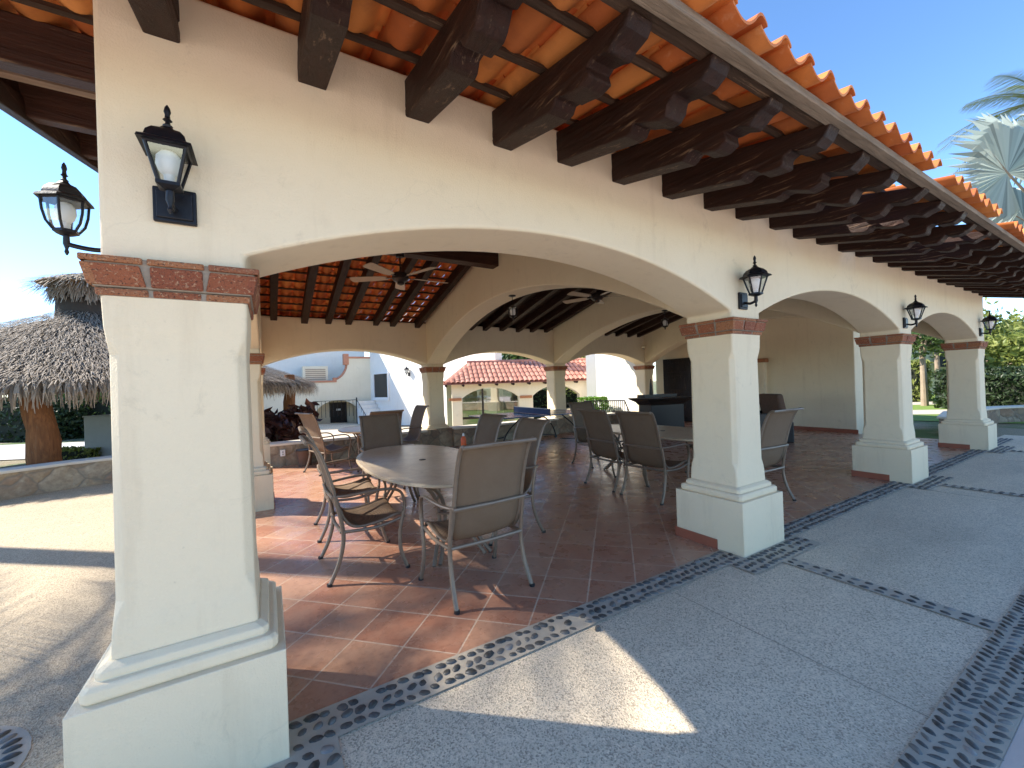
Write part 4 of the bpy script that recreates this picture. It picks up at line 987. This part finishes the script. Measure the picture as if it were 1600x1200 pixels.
# back room seen through the arches
m = MB()
for sa, sb, z0, z1 in ((b0-.6, b0+.95, zg, 1.6), (b0+.95, b1+.2, 1.25, 1.6), (b0+.95, b1+.2, zg, .05), (b1-.35, b1+.25, zg, 1.6)):
    vs = [bp_(sa, 2.9, z0), bp_(sb, 2.9, z0), bp_(sb, 2.9, z1), bp_(sa, 2.9, z1), bp_(sa, 3.1, z0), bp_(sb, 3.1, z0), bp_(sb, 3.1, z1), bp_(sa, 3.1, z1)]
    m.add(vs, [(0, 1, 2, 3), (4, 7, 6, 5), (0, 3, 7, 4), (1, 5, 6, 2), (0, 4, 5, 1), (3, 2, 6, 7)])
m.build('room_wall', SAGE, BR)
m = MB(); m.add([bp_(b0+.02, .52, zg), bp_(b1-.02, .52, zg), bp_(b1-.02, .52, 1.3), bp_((b0+b1)/2, .52, 1.42), bp_(b0+.02, .52, 1.3)], [(0, 1, 2, 3, 4)]); m.build('window_glass', GREENGL, BR)
m = MB(); m.tube([bp_(b0+.95, .5, zg), bp_(b0+.95, .5, 1.38)], .05, 4); m.tube([bp_(b0, .5, .05), bp_(b1, .5, .05)], .05, 4); m.build('window_frame', DARKMETAL, BR)
# its tiled roof
m = MB(); pitch = .22; n = int((LB+1.2)/pitch)
for i in range(n):
    s_ = -.25+i*pitch; hipo = 0
    o_top = 2.05; zt_ = 2.62; st = max(0, 1.15-s_)          # hipped left end
    if st > 0: o_top = max(.15, 2.05*(1-st/1.35)); zt_ = 1.60+(2.62-1.60)*(o_top/2.05)
    for lay in range(5):
        f0, f1 = lay/5, (lay+1.12)/5; pts = []
        for f, li in ((f0, .03), (f1, 0)):
            o = -.05+(o_top+.05)*f; z = 1.60+(zt_-1.60)*f+li
            for j in range(6): aa = j/5*math.pi; pts.append(bp_(s_+.11-.10*math.cos(aa)*(1.05 if li else .95), o, z+.075*math.sin(aa)))
        m.add(pts, [(j, j+1, 6+j+1, 6+j) for j in range(5)], 0, True)
m.add([bp_(-.25, -.02, 1.575), bp_(LB+1, -.02, 1.575), bp_(LB+1, 2.05, 2.59), bp_(1.1, 2.05, 2.59)], [(0, 1, 2, 3)])
m.add([bp_(LB+1, 2.05, 2.62), bp_(1.1, 2.05, 2.62), bp_(-.25, 4.1, 1.6), bp_(LB+1, 4.1, 1.6)], [(0, 1, 2, 3)])
m.add([bp_(-.25, -.02, 1.575), bp_(1.1, 2.05, 2.59), bp_(-.25, 4.1, 1.6)], [(0, 1, 2)])
for i in range(26): s_ = 1.1+i*.4; m.tube([bp_(s_, 2.06, 2.64), bp_(s_+.42, 2.06, 2.65)], .11, 8)
m.build('tiled_roof', FARTILE, BR)
m = MB()
for i in range(12): s_ = .0+i*.75; m.tube([bp_(s_, -.0, 1.53), bp_(s_, .5, 1.56)], .06, 6)
m.build('eave_beam_ends', DWOOD, BR)
# white wall at the back right
W1, W2 = Vector((11.45, 12.42, 0)), Vector((11.66, 10.42, 0))
WH = thing('white_house', 'blank white house wall seen through the back right arch', 'house', (W1.x, W1.y, 0))
m = MB(); wallbox(m, (0, 0), (W2.x-W1.x, W2.y-W1.y), .4, -1.5, 5.5); m.build('wall', WHITEW, WH)
m = MB(); wallbox(m, (0, .0), (6, 5), .4, -1.5, 5.5); m.build('end_wall', WHITEW, WH)
m = MB(); wallbox(m, (-.06, -.06), (W2.x-W1.x, W2.y-W1.y-.06), .5, 5.5, 5.65); m.build('coping', TERRAT, WH)
rl = thing('iron_railing', 'thin black iron railing in front of the blank white wall', 'railing'); m = MB()
ra, rb2 = spot(912, 14.4), spot(975, 13.9)
for k in range(22):
    p = ra.lerp(rb2, k/21); m.tube([(p.x, p.y, -.9), (p.x, p.y, .83)], .012, 5)
m.tube([(ra.x, ra.y, .83), (rb2.x, rb2.y, .83)], .02, 5); pe = spot(1000, 13.2); m.tube([(rb2.x, rb2.y, .83), (pe.x, pe.y, -.5)], .02, 5)
for k in range(1, 6): p = rb2.lerp(pe, k/6); m.tube([(p.x, p.y, -1), (p.x, p.y, .83-1.33*k/6)], .012, 5)
m.build('balusters', IRON, rl)
# planting behind
t = thing('topiary_bush', 'bright green clipped two tier topiary behind the railing', 'topiary', fr_loc(925, 15.8)); m = MB()
cloud(m, (0, 0, 2.05), (.42, .42, .22), 1400, .06, 8, 0, True); cloud(m, (0, 0, 1.35), (.5, .5, .32), 1600, .06, 8, 0, True); m.build('crown', TOPI, t)
m = MB(); m.tube([(0, 0, -.1), (.02, 0, 1.0), (0, 0, 2.0)], .06, 8); m.build('trunk', BARK, t)
tree('garden_tree', 'rounded leafy tree rising above the low tiled arcade roof', fr_loc(815, 30), 6.3, 3.0, 5200, .2, LEAF, trunk_r=.2)
tree('garden_tree', 'reddish brown tree crown beside the blank white wall', fr_loc(915, 27), 5.6, 1.9, 2200, .2, LEAFR, trunk_r=.15)
tree('garden_tree', 'pale green tree seen through the arcade opening', fr_loc(905, 24), 3.6, 1.5, 1900, .16, LEAFY)
tree('garden_tree', 'dark green tree behind the arcade room', fr_loc(790, 25), 3.2, 1.3, 1600, .16, LEAFD)
hedge('garden_hedge', 'green hedge in the sunny garden behind the arcade', fr_loc(850, 27), (4.5, .7, .8), R(-30), 3500, .12, LEAF)

# ------------------------------------------------------------------ garden on the right
lw_ = MB(); vs = []
for u, d in ((1330, 13.5), (1660, 10.5), (1760, 24), (1330, 34)): q = spot(u, d); vs.append((q.x, q.y, -.012))
lw_.add(vs, [(0, 1, 2, 3)]); tag(lw_.build('lawn', LAWNM), kind='structure')
for k, (da, db) in enumerate(((14.6, 16.2), (18.6, 20.2))):
    m = MB(); vs = []
    for u, d in ((1340, da), (1680, da-1.5), (1680, db-1.5), (1340, db)): q = spot(u, d); vs.append((q.x, q.y, -.006))
    m.add(vs, [(0, 1, 2, 3)]); tag(m.build('garden_path', PATHM), kind='structure')
tree('slender_tree', 'slender pale trunked tree seen through the last arch', fr_loc(1444, 17.6), 3.9, 1.05, 1300, .13, LEAF, PALEBARK, trunk_r=.12)
tree('slender_tree', 'thin pale trunk leaning behind the last arch by the garden house', fr_loc(1466, 21), 4.6, 1.3, 1000, .16, LEAF, PALEBARK, trunk_r=.12)
hedge('garden_hedge', 'leafy green border planting left of the slender tree', fr_loc(1412, 21), (1.0, .8, 1.0), 0, 2200, .12, LEAFY)
tree('shrub_tree', 'big yellow green feathery shrub behind the far right column', fr_loc(1590, 21), 4.6, 2.4, 4500, .17, LEAFY, PALEBARK)
tree('shrub_tree', 'olive green tree farther back at the right edge', fr_loc(1640, 24), 5.5, 3.4, 5000, .22, LEAF, PALEBARK)
hedge('clipped_hedge', 'dark green hedge at the right edge beside the pavement', fr_loc(1618, 12.3), (1.1, .8, .66), R(-30), 6500, .075, LEAFD)
hedge('garden_hedge', 'dark leafy border shrub between lawn and planter behind the far right column', fr_loc(1560, 15.5), (1.6, .8, .75), R(-35), 4200, .1, LEAFD)
tree('shrub_tree', 'bushy bright shrub close behind the last column', fr_loc(1545, 17.5), 3.0, 1.5, 2600, .14, LEAFY, PALEBARK)
G1 = spot(1462, 26)
GH = thing('garden_house', 'pale cream house wall behind the garden at right', 'house', (G1.x, G1.y, 0)); m = MB(); G2 = spot(1640, 27)
wallbox(m, (-2.5, 1.2), (G2.x-G1.x, G2.y-G1.y), .4, -.5, 4.2); m.build('wall', CREAMB, GH)
m = MB(); w_ = spot(1474, 25.7); m.box((w_.x-G1.x, w_.y-G1.y, 2.3), (.5, .5, 1.2)); m.build('window', WINM, GH)
m = MB(); wallbox(m, (-2.6, 1.1), (G2.x-G1.x, G2.y-G1.y-.1), .6, 4.2, 4.4); m.build('coping', TERRAT, GH)

# ------------------------------------------------------------------ palms
def fan_leaf(mb, cen, axis, normal, r, nseg=46, spread=310, mat=0):
    axis = axis.normalized(); normal = (normal-axis*normal.dot(axis)).normalized(); side = normal.cross(axis)
    for k in range(nseg):
        a0 = R(-spread/2+spread*k/nseg); a1 = R(-spread/2+spread*(k+1)/nseg); am = (a0+a1)/2
        def d_(a): return math.cos(a)*axis+math.sin(a)*side
        rr = r*(1-.18*abs(am)/3.1)*rnd.uniform(.93, 1.05); f1 = rnd.uniform(.70, .80)
        up = normal*r*.075; dn = -normal*r*rnd.uniform(.14, .20)
        c0 = cen; e0, e1, em = cen+d_(a0)*rr*f1+dn*.25, cen+d_(a1)*rr*f1+dn*.25, cen+d_(am)*rr*f1+up+dn*.25
        wv = (a1-a0)*.42
        ta, tb2 = cen+d_(am-wv*.45)*rr+dn*rnd.uniform(.5, 1.6), cen+d_(am+wv*.1)*rr*1.0+dn*rnd.uniform(.5, 1.6)
        mb.add([c0, e0, em, e1, ta, tb2], [(0, 1, 2), (0, 2, 3), (1, 4, 2), (2, 5, 3)], mat)
def fan_palm(label, loc, zc_, leaves, lm, tr=.18, group=None):
    t = thing('fan_palm', label, 'palm tree', loc, 0, group)
    m = MB(); m.tube([(0, 0, -.2), (.05, 0, zc_*.5), (0, .03, zc_)], [tr*1.2, tr, tr*.95], 12); m.build('trunk', PALEBARK, t)
    lf = MB(); st = MB(); base_ = Vector((0, 0, zc_))
    for (c, nrm, r) in leaves:
        c = Vector(c); fan_leaf(lf, c, (c-base_), Vector(nrm), r); mid = (base_+c)/2+Vector((0, 0, .12)); st.tube([tuple(base_), tuple(mid), tuple(c), tuple(c+(c-base_).normalized()*r*.5)], [.04, .03, .022, .008], 6)
    lf.build('leaves', lm, t); st.build('leaf_stalks', PALEBARK, t); return t
# silver palm at the right edge
TP = spot(1672, 10.2); TPz = 4.55
def rel(u, v, d): q = spot(u, d, v); return (q.x-TP.x, q.y-TP.y, q.z+.0)
lv = [(rel(1574, 270, 9.6), (-.7, -.75, .25), 1.55), (rel(1600, 345, 10.4), (-.6, -.6, .5), 1.5), (rel(1690, 215, 10.4), (-.4, -.8, .4), 1.6), (rel(1690, 330, 9.2), (-.2, -.9, .2), 1.5), (rel(1740, 270, 10.9), (.3, -.8, .5), 1.5), (rel(1640, 215, 11.2), (-.5, .2, .8), 1.5), (rel(1640, 420, 11), (-.8, -.3, -.3), 1.4)]
fan_palm('silvery blue fan palm rising beyond the right end of the roof', (TP.x, TP.y, 0), TPz, lv, SILVER, .2)
def feather_palm(label, loc, h, nf, ln, lm, tr=.16, group=None, seed=1, droop=.5, bend=(0, 0), lw=.028):
    rr = random.Random(seed); t = thing('feather_palm', label, 'palm tree', loc, 0, group)
    m = MB(); m.tube(bez([(0, 0, -.2), (bend[0]*.3, bend[1]*.3, h*.5), (bend[0], bend[1], h)], 6), [tr*(1.3-.03*i) for i in range(13)], 10); m.build('trunk', PALEBARK, t)
    lf = MB(); st = MB(); b = Vector((bend[0], bend[1], h))
    for k in range(nf):
        a = k*2.39996+rr.uniform(-.2, .2); el = rr.uniform(-.15, 1.15); d = Vector((math.cos(a)*math.cos(el), math.sin(a)*math.cos(el), math.sin(el)))
        pts = [b+d*ln*s_+Vector((0, 0, -droop*ln*s_*s_*(1-.3*math.sin(el)))) for s_ in [i/12 for i in range(13)]]
        st.tube([tuple(p) for p in pts], [.025*(1-i/14) for i in range(13)], 5)
        side = d.cross(Vector((0, 0, 1))).normalized()
        for i in range(44):
            s_ = .12+.88*i/44; q = s_*12; i0 = min(11, int(q)); p = pts[i0].lerp(pts[i0+1], q-i0); tg = (pts[i0+1]-pts[i0]).normalized()
            l_ = ln*.26*math.sin(math.pi*(.12+.84*s_))**.7+.06
            for sg in (-1, 1):
                dr_ = (side*sg+tg*.65+Vector((0, 0, -.35+rr.uniform(-.15, .1)))).normalized(); e = p+dr_*l_*rr.uniform(.85, 1.1)
                wv = tg*lw*.5; lf.add([p-wv, p+wv, e], [(0, 1, 2)])
    lf.build('fronds', lm, t); st.build('frond_stalks', FROND, t); return t
q = spot(1655, 13.5); feather_palm('yellow green feather palm behind the silver fan palm, top right', (q.x, q.y, 0), 10.3, 22, 2.7, FROND, seed=5)
GP = 'palms left of the plaza casting dappled shade'
feather_palm('tall feather palm left of the plaza, known by its shade on the paving', (-6.6, 9.72, 0), 8.9, 22, 2.5, FROND, seed=3, group=GP)
feather_palm('shorter feather palm left of the plaza, closest to the pavilion corner', (-5.85, 6.75, 0), 4.8, 13, 2.3, FROND, seed=8, group=GP)
feather_palm('feather palm farthest left of the plaza', (-7.5, 7.0, 0), 6.8, 13, 2.4, FROND, seed=12, group=GP)

# ------------------------------------------------------------------ light, sky, camera
sd = Vector((-.915, .775, 1)).normalized()
sun = bpy.data.lights.new('sun', 'SUN'); sun.energy = 4.1; sun.angle = R(.55); sun.color = (1, .93, .82)
so = bpy.data.objects.new('sun', sun); col.objects.link(so); so.rotation_euler = (-sd).to_track_quat('-Z', 'Y').to_euler(); so.location = (-20, 20, 30)
w = bpy.data.worlds.new('World'); sc.world = w; w.use_nodes = True; nt = w.node_tree
bg = nt.nodes['Background']; sk_ = nt.nodes.new('ShaderNodeTexSky'); sk_.sky_type = 'NISHITA'; sk_.sun_disc = False
sk_.sun_elevation = math.asin(sd.z); sk_.sun_rotation = math.atan2(sd.x, sd.y); sk_.air_density = 1.0; sk_.dust_density = .0; sk_.ozone_density = 3.0; sk_.altitude = 1500
hs = nt.nodes.new('ShaderNodeHueSaturation'); hs.inputs['Saturation'].default_value = 1.1; nt.links.new(sk_.outputs[0], hs.inputs['Color']); nt.links.new(hs.outputs[0], bg.inputs['Color']); bg.inputs['Strength'].default_value = .15
cam = bpy.data.cameras.new('camera'); co = bpy.data.objects.new('camera', cam); col.objects.link(co)
cam.sensor_width = 36; cam.lens = CF/1600*36; cam.clip_start = .05; cam.clip_end = 2000
M = Matrix((Rv, Uv, -Fv)).transposed().to_4x4(); M.translation = (0, 0, EYE); co.matrix_world = M
sc.camera = co
sc.view_settings.view_transform = 'Standard'; sc.view_settings.look = 'None'; sc.view_settings.gamma = 1; sc.view_settings.exposure = 1.42
sc.cycles.max_bounces = 8; sc.cycles.diffuse_bounces = 7; sc.cycles.glossy_bounces = 3; sc.cycles.transparent_max_bounces = 10
